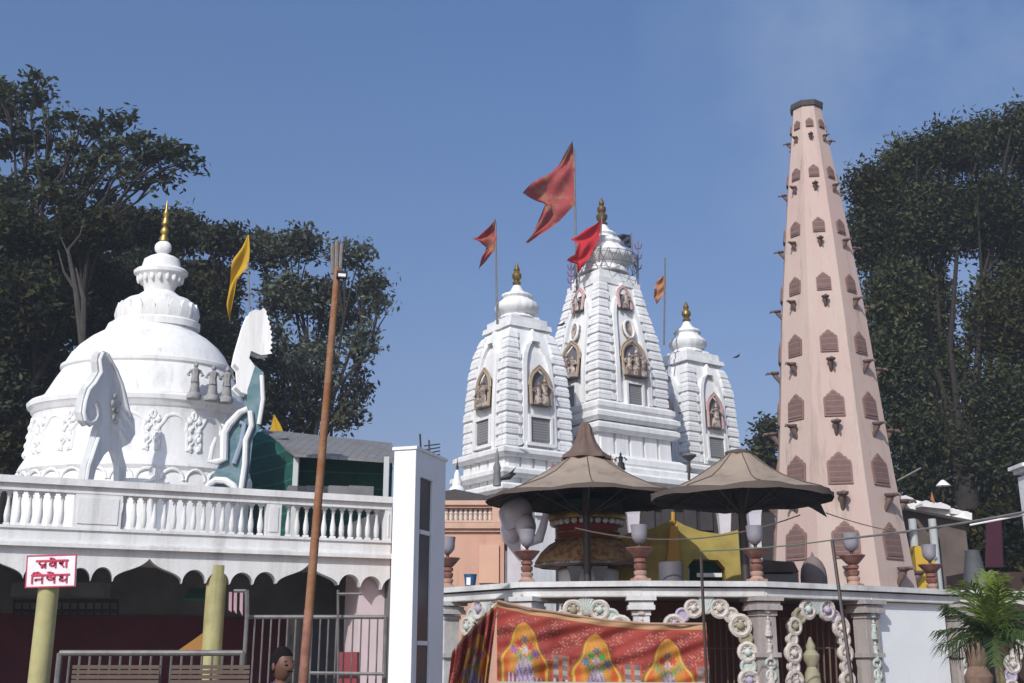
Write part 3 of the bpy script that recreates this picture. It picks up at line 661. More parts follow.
# ------------------------------------------------------------------ green roofed shed
shed = thing('roof_shed', 'green netted shed with corrugated tin roof on the gallery roof', 'shed', P(320, 497, 21.5))
mb = MB(); q0 = [P(262, 429, 23.8), P(392, 443, 24.4), P(398, 461, 21.6), P(294, 454, 21.2)]
mb.prism(q0, (0, 0, -.05)); part('roof', mb, tin, shed)
mb = MB(); zl_ = zled
for (a, b) in (((236, 441), (294, 459)), ):
    pa, pb = P(232, 470, 23.6), P(293, 470, 21.4)
    mb.prism([Vector((pa.x, pa.y, zl_)), Vector((pb.x, pb.y, zl_)), Vector((pb.x, pb.y, Z(458, 21.4))), P(278, 443, 22.2), P(262, 431, 23.2), Vector((pa.x, pa.y, Z(436, 23.6)))], (.04, .05, 0))
pa, pb = P(293, 470, 22.4), P(392, 470, 22.9)
mb.prism([Vector((pa.x, pa.y, zl_)), Vector((pb.x, pb.y, zl_)), Vector((pb.x, pb.y, Z(452, 22.9))), Vector((pa.x, pa.y, Z(449, 22.4)))], (0, .05, 0))
part('net_wall', mb, net, shed)
for px_ in (295, 386):
    mb = MB(); p = P(px_, 490, 21.4); mb.box((p.x, p.y, (zl_ + Z(457, 21.4)) / 2), (.10, .10, Z(457, 21.4) - zl_)); part('post', mb, mat('shed_post', (.45, .47, .46), .7), shed)
mb = MB()
for x_ in (300, 318, 340, 360): mb.box(P(x_, 493, 20.8), (.45, .3, .22), .3)
part('stored_bundles', mb, greycon, shed)
mb = MB(); p = P(277, 430, 22.5); mb.tube([p, P(274, 415, 22.5)], .01, 4); mb.prism([P(274, 414, 22.5), P(280, 424, 22.5), P(283, 431, 22.5), P(270, 431, 22.5)], (0, .02, 0))
solo('pennant', mb, flagy, 'tiny yellow-green pennant above the green shed', 'pennant', p)

# ------------------------------------------------------------------ rusty pole with lamps
pole = thing('lamp_pole', 'leaning rusty iron pole with bundled tubes at its top', 'pole', (P(303, 683, 8).x, 8, 0))
b0 = P(303, 683, 8); t0 = P(337.5, 268, 8.1); low = b0 + (b0 - t0) * (b0.z / (t0.z - b0.z)); k1 = b0 + (t0 - b0) * .16
mb = MB(); mb.tube([k1, t0], [.031, .025], 14); part('pipe', mb, rust, pole, True)
mb = MB(); mb.tube([low, k1], [.034, .033], 14); part('painted_foot', mb, rustd, pole, True)
mb = MB()
for dx, w_, dt in ((-4.5, 4.6, 4), (0, 5.2, 0), (4.6, 4.2, 3)): mb.tube([P(336.5 + dx * .8, 274, 8.1), P(337 + dx, 243 + dt, 8.1), P(337 + dx, 240 + dt, 8.1)], [w_ * .0035, w_ * .0036, w_ * .002], 8)
part('tube_bundle', mb, mat('lamp_tubes', (.20, .18, .17), .6, (.10, .08, .08), 30, .8), pole, True)
mb = MB(); mb.box(P(342, 275, 8.05), (.08, .07, .045), .2); part('lamp_box', mb, black, pole)
mb = MB(); mb.box(P(342, 275.3, 8.0), (.055, .02, .022), .2); part('lamp_glass', mb, signw, pole)

# ------------------------------------------------------------------ white gate pylon
py_ = thing('gate_pylon', 'tall white rectangular pylon with dark vertical slot', 'pylon', (X(415, 600, 11), 11, 0))
c0 = Vector((X(416, 455, 11.0), 11.0, 0)); c1 = Vector((X(446, 464, 11.75), 11.75, 0)); e = (c1 - c0).normalized(); nf = Vector((e.y, -e.x, 0)); lf = -nf
wl = .235; zt = Z(449, 11.0); L_ = (c1 - c0).length
def PB(mb, a, b, d0, d1, z0, z1): mb.prism([c0 + e * a + lf * d0 + Vector((0, 0, z0)), c0 + e * b + lf * d0 + Vector((0, 0, z0)), c0 + e * b + lf * d1 + Vector((0, 0, z0)), c0 + e * a + lf * d1 + Vector((0, 0, z0))], (0, 0, z1 - z0))
mb = MB(); zs_ = Z(478, 11.2)
PB(mb, 0, L_ * .16, 0, wl, 0, zt); PB(mb, L_ * .56, L_, 0, wl, 0, zt - .002); PB(mb, L_ * .16, L_ * .56, .001, wl, zs_, zt - .004); PB(mb, L_ * .16, L_ * .56, .14, wl - .001, 0, zs_)
soften(part('pylon_body', mb, wallwhite, py_), .006, 2)
mb = MB(); PB(mb, L_ * .162, L_ * .558, .025, .139, 0, zs_ - .002); part('slot_panel', mb, mat('smoked_panel', (.05, .05, .055), .35), py_)
for r_ in (532, 643): mb = MB(); z_ = Z(r_, 11.2); PB(mb, L_ * .2, L_ * .5, -.0, .022, z_ - .02, z_ + .02); part('slot_tag', mb, signw, py_)
mb = MB(); PB(mb, -.015, L_ + .015, -.015, wl + .015, zt, zt + .03); part('coping', mb, wallwhite, py_)
ant = thing('antenna', 'small dark spiky antenna above the white pylon', 'antenna', P(429, 470, 22)); mb = MB()
mb.tube([P(430, 475, 22), P(429, 440, 22)], .02, 5); mb.tube([P(420, 434, 22), P(421, 452, 22)], .02, 5)
for q in range(4): mb.tube([P(424, 446 + q * 4, 22), P(440, 444 + q * 3.4, 22.2)], .012, 4)
mb.tube([P(420, 452, 22), P(430, 455, 22)], .015, 4); part('antenna_rods', mb, iron, ant)

# ------------------------------------------------------------------ salmon building with balustrade
BY = 18.0
sb = thing('salmon_building', 'salmon pink two-storey building with small roof balustrade', 'building', (X(470, 560, BY), BY, 0))
x0, x1 = X(400, 560, BY), X(504, 560, BY)
mb = MB(); mb.box(((x0 + x1) / 2, BY + 1.6, Z(528, BY) / 2), (x1 - x0, 3.2, Z(528, BY))); part('wall', mb, pinkb, sb)
mb = MB(); mb.box(((x0 + x1) / 2, BY + 1.6, Z(526, BY)), (x1 - x0 + .18, 3.38, .09)); mb.box(((x0 + x1) / 2, BY + 1.6, Z(530.5, BY)), (x1 - x0 + .09, 3.29, .05)); part('cornice', mb, salm, sb)
mb = MB(); zc = Z(525, BY); zt_ = Z(503, BY)
mb.box(((x0 + x1) / 2, BY + .08, zt_), (x1 - x0 + .2, .26, .07)); mb.box(((x0 + x1) / 2, BY + .08, zt_ - .055), (x1 - x0 + .08, .18, .04))
mb.box((x1 - .09, BY + .08, (zc + zt_) / 2), (.2, .2, zt_ - zc - .08)); mb.box(((x0 + x1) / 2, BY + .08, zc + .06), (x1 - x0, .16, .03)); mb.box((x1 - .09, BY + 1.7, zt_), (.2, 3.0, .07)); o = part('balustrade', mb, salm, sb)
for q in range(11):
    mb = MB(); xx = X(446 + q * 4.9, 515, BY); hh = zt_ - zc - .08
    mb.lathe((xx, BY + .08), [(.02, zc + .07), (.034, zc + .07 + hh * .2), (.02, zc + .07 + hh * .5), (.036, zc + hh * .7), (.02, zc + hh)], 8); part('baluster', mb, mat('balu_cream', (.6, .48, .40), .8), o, True)
mb = MB(); a = P(479, 583, BY - .03); b = P(499, 545, BY - .03); mb.box(((a.x + b.x) / 2, BY - .01, (a.z + b.z) / 2), (b.x - a.x, .06, b.z - a.z)); part('shutter', mb, mat('salmon_light', (.60, .37, .27), .8, (.5, .3, .22), 3, .5), sb)
# white spirelet and dark roof behind
sp2 = thing('spirelet', 'tiny white spirelet with dark tip behind the pylon', 'spire', P(457, 492, 34)); px = m_per_px(480, 34); c = P(457, 492, 34)
mb = MB(); mb.lathe((c.x, c.y), [(9 * px, Z(494, 34)), (8 * px, Z(489, 34)), (5 * px, Z(486, 34)), (5 * px, Z(482, 34)), (3.2 * px, Z(478, 34)), (3 * px, Z(474, 34)), (1.2 * px, Z(470, 34))], 12); part('spire_body', mb, whiteT, sp2, True)
mb = MB(); mb.lathe((c.x, c.y), [(1.2 * px, Z(470, 34)), (1.5 * px, Z(467, 34)), (.6 * px, Z(463, 34)), (.1 * px, Z(457, 34))], 8); part('spire_tip', mb, iron, sp2, True)
lr = thing('dark_roof', 'dark low roof between the pylon and left spire', 'roof', P(470, 500, 30)); mb = MB()
mb.prism([P(440, 502, 30), P(512, 502, 30), P(480, 494, 30), P(455, 489, 30), P(440, 492, 30)], (0, 3, 0)); part('roof_slope', mb, cap_m, lr)
mb = MB(); a = P(440, 502, 30.2); b = P(512, 502, 30.2); mb.box(((a.x + b.x) / 2, 31.6, a.z / 2), (b.x - a.x - .2, 2.6, a.z - .01)); part('wall', mb, greycon, lr)

# ------------------------------------------------------------------ front pavilion: beam, slab, columns, medallion arches
pl = [(430, 14.9), (449, 14.3), (527, 13.2), (640, 13.0), (760, 13.1), (862, 13.9), (952, 14.8), (1080, 15.2)]
zbt = Z(581.5, 13.0); zbb = zbt - .16
PV = [Vector((X(p, 590, y), y, 0)) for p, y in pl]
pav = thing('pavilion', 'low white pavilion arcade with carved medallion arches and flat roof', 'pavilion', PV[3])
def seg(mb, z0, z1, out, inn, a=0, b=None):
    pts = PV[a:b]
    def off(i, d):
        t = ((pts[min(i + 1, len(pts) - 1)] - pts[max(i - 1, 0)])).normalized(); return pts[i] + Vector((t.y, -t.x, 0)) * d
    for i in range(len(pts) - 1):
        mb.prism([off(i, out) + Vector((0, 0, z0)), off(i + 1, out) + Vector((0, 0, z0)), off(i + 1, -inn) + Vector((0, 0, z0)), off(i, -inn) + Vector((0, 0, z0))], (0, 0, z1 - z0))
mb = MB(); seg(mb, zbt - .06, zbt, .15, .3); seg(mb, zbb, zbt - .077, .09, .3); part('beam', mb, beamw, pav)
mb = MB(); seg(mb, zbb - .012, zbb - .002, .10, .28); part('painted_beam_shadow', mb, colstone, pav)  # thin strip in darker stone colour stands in for the beam's shadow line
mb = MB(); seg(mb, zbt - .12, zbt - .005, -.31, 2.4); part('roof_slab', mb, greycon, pav)
mb = MB(); seg(mb, 0, zbt - .13, -1.9, 2.1); part('back_wall', mb, redd, pav)
# white solid wall panel right of the arches
mb = MB(); A_, B_ = PV[5], PV[6]; d_ = (B_ - A_).normalized(); n_ = Vector((d_.y, -d_.x, 0))
a_ = A_ + d_ * .14; b_ = A_ + d_ * ((B_ - A_).length * .86); mb.prism([a_ + n_ * .03, b_ + n_ * .03, b_ - n_ * .2, a_ - n_ * .2], (0, 0, zbb - .02)); part('solid_wall', mb, wallwhite, pav, label='plain white solid wall right of the arches')
# columns
for i in range(1, len(PV) - 1):
    p = PV[i]; t = (PV[i + 1] - PV[i - 1]).normalized(); n_ = Vector((t.y, -t.x, 0)); rz = math.atan2(t.y, t.x); w_ = .18 if i in (3,) else .21
    mb = MB(); q = p + n_ * .02
    mb.box((q.x, q.y, (zbb - .2) / 2), (w_, w_, zbb - .2), rz)
    for dz, g_, hh in ((-.03, .15, .05), (-.085, .09, .04), (-.13, .12, .05), (-.19, .03, .05)): mb.box((q.x, q.y, zbb + dz), (w_ + g_, w_ + g_, hh), rz)
    mb.box((q.x, q.y, 1.75), (w_ + .06, w_ + .06, .05), rz)
    o = part('column', mb, colstone if i > 3 else beamw, pav)
    for e in range(6):
        mb = MB(); figure(mb, q + n_ * (w_ / 2 + .008) + Vector((0, 0, 2.20 - .25 * e - (.02 if i % 2 else 0))), .22, n_, 1.1, False)
        part('carved_figure', mb, cream if i != 5 else mint, o, True)
    mb = MB(); 
    for e in range(5): mb.tube([q + n_ * (w_ / 2 + .012) + t * .055 * math.cos(a) + Vector((0, 0, 1.66 - .13 * e + .055 * math.sin(a))) for a in np.linspace(0, 2 * math.pi, 11)], .016, 5)
    part('column_rosettes', mb, mint, o, True)
# medallion arches
cols = [cream, mauve, olive, cream, mint]
def arch_between(i, cxpx, halfpx, ztop, k0):
    A_, B_ = PV[i], PV[i + 1]; d_ = (B_ - A_).normalized(); n_ = Vector((d_.y, -d_.x, 0))
    Ym = (A_.y + B_.y) / 2; c = X(cxpx, 620, Ym); t = (c - A_.x) / d_.x; mid = A_ + d_ * t; hw = halfpx * m_per_px(640, Ym); zs_ = ztop - hw * 1.05
    path = []
    for q in np.linspace(0, 1, 60):
        if q < .3: path.append((-hw * 1.04, zs_ - (.3 - q) / .3 * 1.1))
        elif q > .7: path.append((hw * 1.04, zs_ - (q - .7) / .3 * 1.1))
        else: th = math.pi * (1 - (q - .3) / .4); path.append((hw * math.cos(th) * 1.04, zs_ + hw * 1.05 * math.sin(th)))
    s = [0]
    for a, b in zip(path, path[1:]): s.append(s[-1] + math.dist(a, b))
    pos = lambda v: (float(np.interp(v, s, [p[0] for p in path])), float(np.interp(v, s, [p[1] for p in path])))
    root = part('medallion_arch', MB().tube([mid + d_ * p[0] + n_ * .0 + Vector((0, 0, p[1])) for p in path[::2]], .04, 6), cream, pav, True)
    half = s[-1] / 2; step = .15; k = 0; v = half % step
    while v < s[-1]:
        u, z = pos(v); big = (k % 2 == 0); r_ = (.122 if big else .086) * random.uniform(.86, 1.1); c = mid + d_ * u + n_ * .045 + Vector((0, 0, z))
        mb = MB()
        mb.tube([c + d_ * r_ * .8 * math.cos(a) + Vector((0, 0, r_ * .8 * math.sin(a))) for a in np.linspace(0, 2 * math.pi, 17)], r_ * .24, 6)
        ring = [c + d_ * r_ * .7 * math.cos(a) + Vector((0, 0, r_ * .7 * math.sin(a))) - n_ * .0 for a in np.linspace(0, 2 * math.pi, 16, endpoint=False)]
        mb.prism(ring, -n_ * .07)
        o = part('medallion', mb, cream if big else cols[(k + k0) % 5], root, True)
        if big:
            m2 = MB(); m2.ball(c + n_ * .012, (r_ * .36, r_ * .3, r_ * .36), 7); 
            for a in np.linspace(0, 2 * math.pi, 7)[:-1]: m2.ball(c + n_ * .005 + d_ * r_ * .48 * math.cos(a) + Vector((0, 0, r_ * .48 * math.sin(a))), r_ * .12, 5)
            m2o = bpy.data.objects  # rosette kept inside the medallion arch
            part('rosette', m2, cols[(k + 1 + k0) % 5], root, True)
        v += step; k += 1
    mb = MB(); top = mid + n_ * .05 + Vector((0, 0, ztop))
    for a in np.linspace(-1.1, 1.1, 7):
        e_ = top + d_ * .11 * math.sin(a) + Vector((0, 0, .13 * math.cos(a)))
        mb.tube([top - Vector((0, 0, .06)), e_], [.018, .028], 6)
    part('keystone_palmette', mb, mint, root, True)
    return mid, d_, n_
arch_between(1, 490, 33, Z(606, 13.7), 0)
arch_between(2, 587, 38, Z(608, 13.1), 1)
arch_between(3, 706, 38, Z(606, 13.0), 2)
arch_between(4, 815, 34, Z(607, 13.5), 3)
arch_between(6, 1040, 40, Z(640, 15.4), 4)
# iron grilles inside the arches + pale stone jar
for i, (a, b) in enumerate(((660, 742), (780, 846), (540, 632))):
    Yg = 13.9; mb = MB(); q = a
    while q <= b: mb.tube([P(q, 683, Yg) - Vector((0, 0, 1.2)), P(q, 614, Yg)], .012, 5); q += 6
    for r_ in (618, 648): mb.tube([P(a, r_, Yg), P(b, r_, Yg)], .014, 5)
    solo('iron_grille', mb, mat('grille_brown', (.13, .09, .07), .6), ['brown iron grille behind the arch right of the banner', 'brown iron grille behind the rightmost medallion arch', 'brown iron grille behind the arch above the banner'][i], 'grille', (P((a + b) / 2, 683, Yg).x, Yg, 0), True, 'iron grilles behind the arches')
c = P(813, 683, 13.35); mb = MB(); zz = Z(637, 13.35)
mb.lathe((c.x, c.y), [(.10, 0), (.10, 1.0), (.06, 1.1), (.08, 1.2), (.10, 1.3), (.085, zz - .40), (.05, zz - .33), (.09, zz - .25), (.095, zz - .2), (.05, zz - .14), (.055, zz - .1), (.01, zz)], 20)
solo('stone_pedestal', mb, olive, 'greenish stone baluster pedestal inside the rightmost medallion arch', 'pedestal', (c.x, c.y, 0), True)

# ------------------------------------------------------------------ lamp urns on the beam
def urn(label):
    root = thing('lamp_urn', label, 'lamp', (0, 0, 0), 'lamp urns standing on the pavilion beam')
    mb = MB(); mb.box((0, 0, .02), (.17, .17, .04)); mb.lathe((0, 0), [(.085, .04), (.06, .07), (.075, .09), (.075, .12), (.05, .13)], 18); part('foot', mb, lamp_cr, root, True)
    mb = MB(); mb.lathe((0, 0), [(.05, .13), (.07, .15), (.075, .19), (.055, .205), (.05, .21), (.072, .225), (.072, .26), (.05, .27)], 18); part('stem', mb, lamp_red, root, True)
    mb = MB(); mb.lathe((0, 0), [(.04, .265), (.075, .28), (.12, .33), (.15, .365), (.16, .375), (.155, .385), (.10, .375), (.03, .37)], 20); part('bowl', mb, lamp_red, root, True)
    mb = MB(); mb.lathe((0, 0), [(.02, .37), (.02, .42), (.035, .435), (.03, .45)], 10); part('lamp_socket', mb, iron, root, True)
    mb = MB(); mb.lathe((0, 0), [(.03, .43), (.055, .45), (.085, .49), (.090, .54), (.092, .59), (.100, .645), (.094, .645), (.084, .60), (.02, .56)], 16); part('globe', mb, globe, root, True)
    return root
u0 = urn('brown lamp urn at the pylon end of the beam')
upos = [(447, 14.4), (527, 13.25), (641, 13.05), (758, 13.15), (855, 14.0), (933, 15.4)]
ulab = ['brown lamp urn at the pylon end of the beam', 'brown lamp urn beneath the left edge of the first umbrella', 'brown lamp urn between the two umbrella posts beside the tent', 'brown lamp urn just right of the second umbrella post', 'brown lamp urn in front of the pink tower base', 'brown lamp urn at the palm end of the beam']
for i, ((p, y), l_) in enumerate(zip(upos, ulab)):
    loc = (X(p, 582, y), y + .04, zbt)
    if i == 0: u0.location = loc
    else: dup(u0, loc, l_, rz=.2 * i, scale=(1.0 if i not in (1,) else .95))
# blue bucket
c = P(470, 583, 14.3); mb = MB(); mb.lathe((c.x, c.y + .1), [(.06, zbt), (.078, zbt + .16), (.083, zbt + .165), (.083, zbt + .18), (.07, zbt + .178), (.055, zbt + .02)], 18)
root = thing('bucket', 'blue plastic bucket with pale patch on the beam ledge', 'bucket', (c.x, c.y + .1, zbt)); part('tub', mb, blue, root, True)
mb = MB(); mb.box((c.x - .02, c.y + .1 - .075, zbt + .09), (.05, .012, .09)); part('paper_patch', mb, signw, root)

# ------------------------------------------------------------------ umbrellas
def umbrella(cxpx, Y, rim_row, rtop, shape, label, hood, tipdrop):
    c = Vector((X(cxpx, 490, Y), Y, 0)); px = m_per_px(470, Y)
    root = thing('garden_umbrella', label, 'umbrella', (c.x, c.y, 0)); n = 32; zrim = Z(rim_row, Y)
    rings = []; und = []
    for (r, dz) in shape:
        ring = []
        for i in range(n):
            a = 2 * math.pi * i / n; m8 = abs(math.cos(4 * a)) ; t_ = r / shape[0][0]
            rr = r * px * (1 - .03 * (1 - m8) * t_); z = zrim + dz * px + .03 * m8 * t_ ** 3 + .03 * (m8 - .6) * math.sin(math.pi * t_) + .012 * math.sin(5 * a + 9 * t_)
            ring.append((c.x + rr * math.cos(a), c.y + rr * math.sin(a), z))
        rings.append(ring)
    mb = MB(); mb.loft(rings, cap=False); part('canopy', mb, tan, root, True)
    sm = MB()
    for k in range(8):
        a = 2 * math.pi * (k + .0) / 8; i_ = int(n * k / 8); sm.tube([Vector(r_[i_]) + Vector((0, 0, .006)) for r_ in rings], .008, 4)
    part('seams', sm, tand, root, True)
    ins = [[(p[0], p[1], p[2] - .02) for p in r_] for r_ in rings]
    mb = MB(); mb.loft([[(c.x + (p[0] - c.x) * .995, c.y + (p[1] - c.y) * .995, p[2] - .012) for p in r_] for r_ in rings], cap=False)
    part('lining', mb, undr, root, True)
    mb = MB(); r0 = rings[0]; mb.loft([[(p[0], p[1], p[2] - tipdrop * (1 + .35 * math.cos(16 * math.pi * i / n * 1.0))) for i, p in enumerate(r0)], [(p[0] , p[1], p[2] + .004) for p in r0]], cap=False); part('valance', mb, tand, root, True)
    mb = MB()
    for k in range(8):
        a = 2 * math.pi * k / 8
        pts = [(c.x + .97 * s_[0] * px * math.cos(a), c.y + .97 * s_[0] * px * math.sin(a), zrim + s_[1] * px - .035) for s_ in shape]
        mb.tube(pts, .014, 5); mb.tube([(c.x + .5 * shape[0][0] * px * math.cos(a), c.y + .5 * shape[0][0] * px * math.sin(a), zrim + .11), (c.x, c.y, zrim - .25)], .012, 5)
    part('ribs', mb, iron, root)
    mb = MB(); mb.tube([(c.x, c.y, 0), (c.x, c.y, zrim + shape[-1][1] * px)], .055, 14); part('post', mb, iron, root, True)
    if hood:
        mb = MB(); zc = zrim + shape[-2][1] * px
        mb.lathe((c.x, c.y), [(24 * px, zc - .02), (23 * px, zc + .03), (16 * px, zc + 7 * px), (10.5 * px, zc + 16 * px), (7.5 * px, zc + 25 * px), (6.5 * px, zc + 31 * px), (4.5 * px, zc + 35 * px), (.4 * px, zc + 37 * px)], 40, .10, 7); part('hood', mb, mat('hood_fabric', (.15, .10, .08), .9, (.09, .06, .05), 5, .8, .3, 30), root, True)
    else:
        mb = MB(); zc = zrim + shape[-1][1] * px; mb.lathe((c.x, c.y), [(13 * px, zc - .02), (14 * px, zc), (14 * px, zc + .03), (3 * px, zc + .07)], 20); part('cap', mb, tand, root, True)
    return root
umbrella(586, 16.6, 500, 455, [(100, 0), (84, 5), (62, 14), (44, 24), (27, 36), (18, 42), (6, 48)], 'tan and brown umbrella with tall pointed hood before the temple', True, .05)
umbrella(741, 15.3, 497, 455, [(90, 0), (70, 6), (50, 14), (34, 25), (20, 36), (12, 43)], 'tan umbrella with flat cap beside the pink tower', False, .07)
# torn flap on the second umbrella
mb = MB(); mb.prism([P(795, 493, 15.0), P(823, 492, 15.3), P(819, 500, 15.3), P(827, 517, 15.3), P(812, 508, 15.2), P(800, 503, 15.1)], (0, .02, 0))
solo('torn_flap', mb, undr, 'torn dark fabric flap hanging from the second umbrella edge', 'fabric', P(810, 500, 15.2))

# ------------------------------------------------------------------ red and gold round shrine below first umbrella
RS = Vector((X(588, 540, 17.6), 17.6, 0)); px = m_per_px(540, 17.6); rz_ = lambda r: Z(r, 17.6)
rs = thing('round_shrine', 'round red and gold canopied shrine under the hooded umbrella', 'shrine', (RS.x, RS.y, 0))
mb = MB(); mb.lathe(RS, [(30 * px, 0), (30 * px, rz_(572)), (28 * px, rz_(570))], 32); part('base', mb, white, rs, True)
mb = MB(); mb.lathe(RS, [(50 * px, rz_(566)), (52 * px, rz_(563)), (46 * px, rz_(553)), (38 * px, rz_(545)), (31 * px, rz_(541))], 40, .03, 10); part('skirt', mb, skirt, rs, True)
mb = MB(); mb.lathe(RS, [(52.5 * px, rz_(567)), (52.5 * px, rz_(565)), (49 * px, rz_(563))], 40, .03, 10); part('skirt_fringe', mb, bronze, rs, True)
mb = MB(); mb.lathe(RS, [(31 * px, rz_(542)), (30 * px, rz_(526))], 32); part('red_drum', mb, red, rs, True)
for ra_, ro_ in ((33, 540), (32, 533.5)): mb = MB(); mb.lathe(RS, [((ra_ - 3) * px, rz_(ro_ + 1.6)), (ra_ * px, rz_(ro_ + 1)), ((ra_ + .6) * px, rz_(ro_)), (ra_ * px, rz_(ro_ - 1)), ((ra_ - 3) * px, rz_(ro_ - 1.6))], 40); part('gold_band', mb, gold, rs, True)
mb = MB()
for k in range(28):
    a = 2 * math.pi * k / 28; mb.ball((RS.x + 35 * px * math.cos(a), RS.y + 35 * px * math.sin(a), rz_(524)), (.05, .05, .045), 6)
part('lace_trim', mb, white, rs, True)
mb = MB(); mb.lathe(RS, [(34 * px, rz_(523)), (39 * px, rz_(521)), (39.5 * px, rz_(517)), (38 * px, rz_(514)), (36 * px, rz_(513))], 40); part('gold_ring', mb, gold, rs, True)
mb = MB(); mb.lathe(RS, [(36 * px, rz_(513)), (35 * px, rz_(503)), (20 * px, rz_(496))], 32); part('green_top', mb, mat('dark_green_paint', (.02, .06, .045), .6), rs, True)
for x_ in (575, 600):
    mb = MB(); mb.prism([P(x_ - 8, 566, 16.9), P(x_ + 8, 566, 16.9), P(x_ + 5, 574, 16.9), P(x_ + 4, 582, 16.9), P(x_ - 4, 582, 16.9), P(x_ - 5, 574, 16.9)], (0, .1, 0)); part('carved_bracket', mb, greycon, rs)

# pale elephant statue
es = thing('elephant_statue', 'pale grey elephant statue head beside the salmon building', 'statue', P(515, 560, 16.8)); mb = MB()
grey_l = mat('statue_pale', (.56, .53, .57), .8, (.42, .39, .42), 4, .6, .2, 20)
mb.ball(P(517, 513, 17.2), (.24, .28, .26), 16); mb.ball(P(526, 527, 17.0), (.15, .2, .20), 14); mb.ball(P(512, 530, 17.4), (.18, .3, .26), 14)
mb.tube([P(527, 531, 16.85), P(532, 541, 16.7), P(539, 539, 16.65), P(543, 527, 16.65), P(546, 514, 16.65)], [.10, .085, .075, .06, .05], 12)
p = P(514, 536, 17.4); mb.box((p.x, p.y, p.z / 2), (.2, .3, p.z)); part('head', mb, grey_l, es, True)
mb = MB(); c = P(509, 516, 17.05); mb.prism([c + Vector((.13 * math.cos(t) * (1 + .15 * math.sin(3 * t)), 0, .2 * math.sin(t))) for t in np.linspace(0, 2 * math.pi, 18, endpoint=False)], (-.02, .06, 0)); part('ear', mb, grey_l, es, True)
mb = MB(); mb.tube([P(522, 536, 16.8), P(523, 546, 16.7), P(527, 551, 16.6)], [.03, .025, .008], 6); part('tusk', mb, signw, es, True)

# white flared pillars behind
for (px_, lab) in ((633, 'white flared pillar behind the left side of yellow tent'), (724, 'white flared pillar left of the second umbrella post'), (754, 'white flared pillar right of the second umbrella post')):
    c = P(px_, 520, 18.6); q = m_per_px(520, 18.6); mb = MB(); mb.box((c.x, c.y, (Z(507, 18.6)) - .02), (15 * q, 15 * q, .05), 0)
    mb.loft([[(c.x + i * s_ * q, c.y + j * s_ * q, z) for i, j in ((-1, -1), (1, -1), (1, 1), (-1, 1))] for s_, z in ((5, 0), (5, Z(533, 18.6)), (6.2, Z(515, 18.6)), (7.5, Z(508.6, 18.6)))])
    solo('flared_pillar', mb, grey_l, lab, 'pillar', (c.x, c.y, 0), False, 'white flared pillars behind the umbrellas')

# yellow tent
yt = thing('yellow_tent', 'mustard yellow peaked tent between the two umbrellas', 'tent', (X(680, 580, 17.8), 17.8, 0))
out = [(612, 590), (612, 545), (628, 533), (650, 529), (663, 524), (673, 519), (684, 525), (700, 531), (720, 534), (738, 530), (742, 590), (727, 590), (725, 568), (718, 560), (694, 559), (688, 566), (687, 590)]
mb = MB(); mb.prism([P(x, y, 17.6) for x, y in out], (.05, 1.8, 0)); part('tent_cloth', mb, yel, yt)
mb = MB(); mb.tube([P(673, 512, 17.55), P(673, 524, 17.55)], .03, 6); mb.loft([[P(670.5, 524, 17.56) + d for d in (Vector((0, 0, 0)), Vector((.1, 0, 0)), Vector((.1, .05, 0)), Vector((0, .05, 0)))], [P(667, 562, 17.5) + d for d in (Vector((0, 0, 0)), Vector((.2, 0, 0)), Vector((.2, .08, 0)), Vector((0, .08, 0)))]])
part('peak_sash', mb, mat('sash', (.50, .26, .05), .8), yt)
mb = MB(); mb.prism([P(697, 577, 17.7), P(722, 577, 17.7), P(722, 573, 17.7), P(697, 573, 17.7)], (0, .05, 0)); part('white_sill', mb, white, yt)
mb = MB(); mb.prism([P(690, 588, 18.0), P(724, 588, 18.0), P(724, 560, 18.0), P(690, 560, 18.0)], (0, .05, 0)); part('dark_opening', mb, net, yt)
mb = MB(); mb.lathe(P(671, 575, 15.0), [(.16, zbt - .1), (.16, Z(563, 15)), (.13, Z(562, 15))], 16); solo('dark_drum', mb, mat('drum_grey', (.10, .09, .10), .6), 'dark grey drum standing before the yellow tent', 'drum', P(671, 582, 15.0), True)
sk_ = thing('brown_stall', 'low dark brown stall roof right of the second umbrella post', 'stall', (X(780, 580, 17), 17, 0)); a = X(764, 570, 17); b = X(798, 570, 17)
mb = MB(); mb.box(((a + b) / 2, 17.5, Z(574, 17) / 2), (b - a, 1, Z(574, 17))); part('counter', mb, greycon, sk_)
mb = MB(); mb.prism([P(762, 572, 16.9), P(799, 572, 16.9), P(794, 562, 16.9), P(765, 560, 16.9)], (0, 1.3, 0)); part('roof', mb, mat('stall_brown', (.10, .07, .06), .8, (.05, .035, .03), 4, .7), sk_)
c = P(814, 580, 17.2); px = m_per_px(570, 17.2); mb = MB(); mb.lathe(c, [(13 * px, 0), (13 * px, Z(577, 17.2)), (12 * px, Z(569, 17.2)), (9 * px, Z(562, 17.2)), (5 * px, Z(558, 17.2)), (2 * px, Z(556.5, 17.2)), (.5 * px, Z(552, 17.2))], 24); solo('small_dome', mb, mat('dome_brown', (.19, .15, .14), .85, (.12, .09, .09), 4, .7), 'small brownish dome standing against the tower foot', 'dome', (c.x, c.y, 0), True)
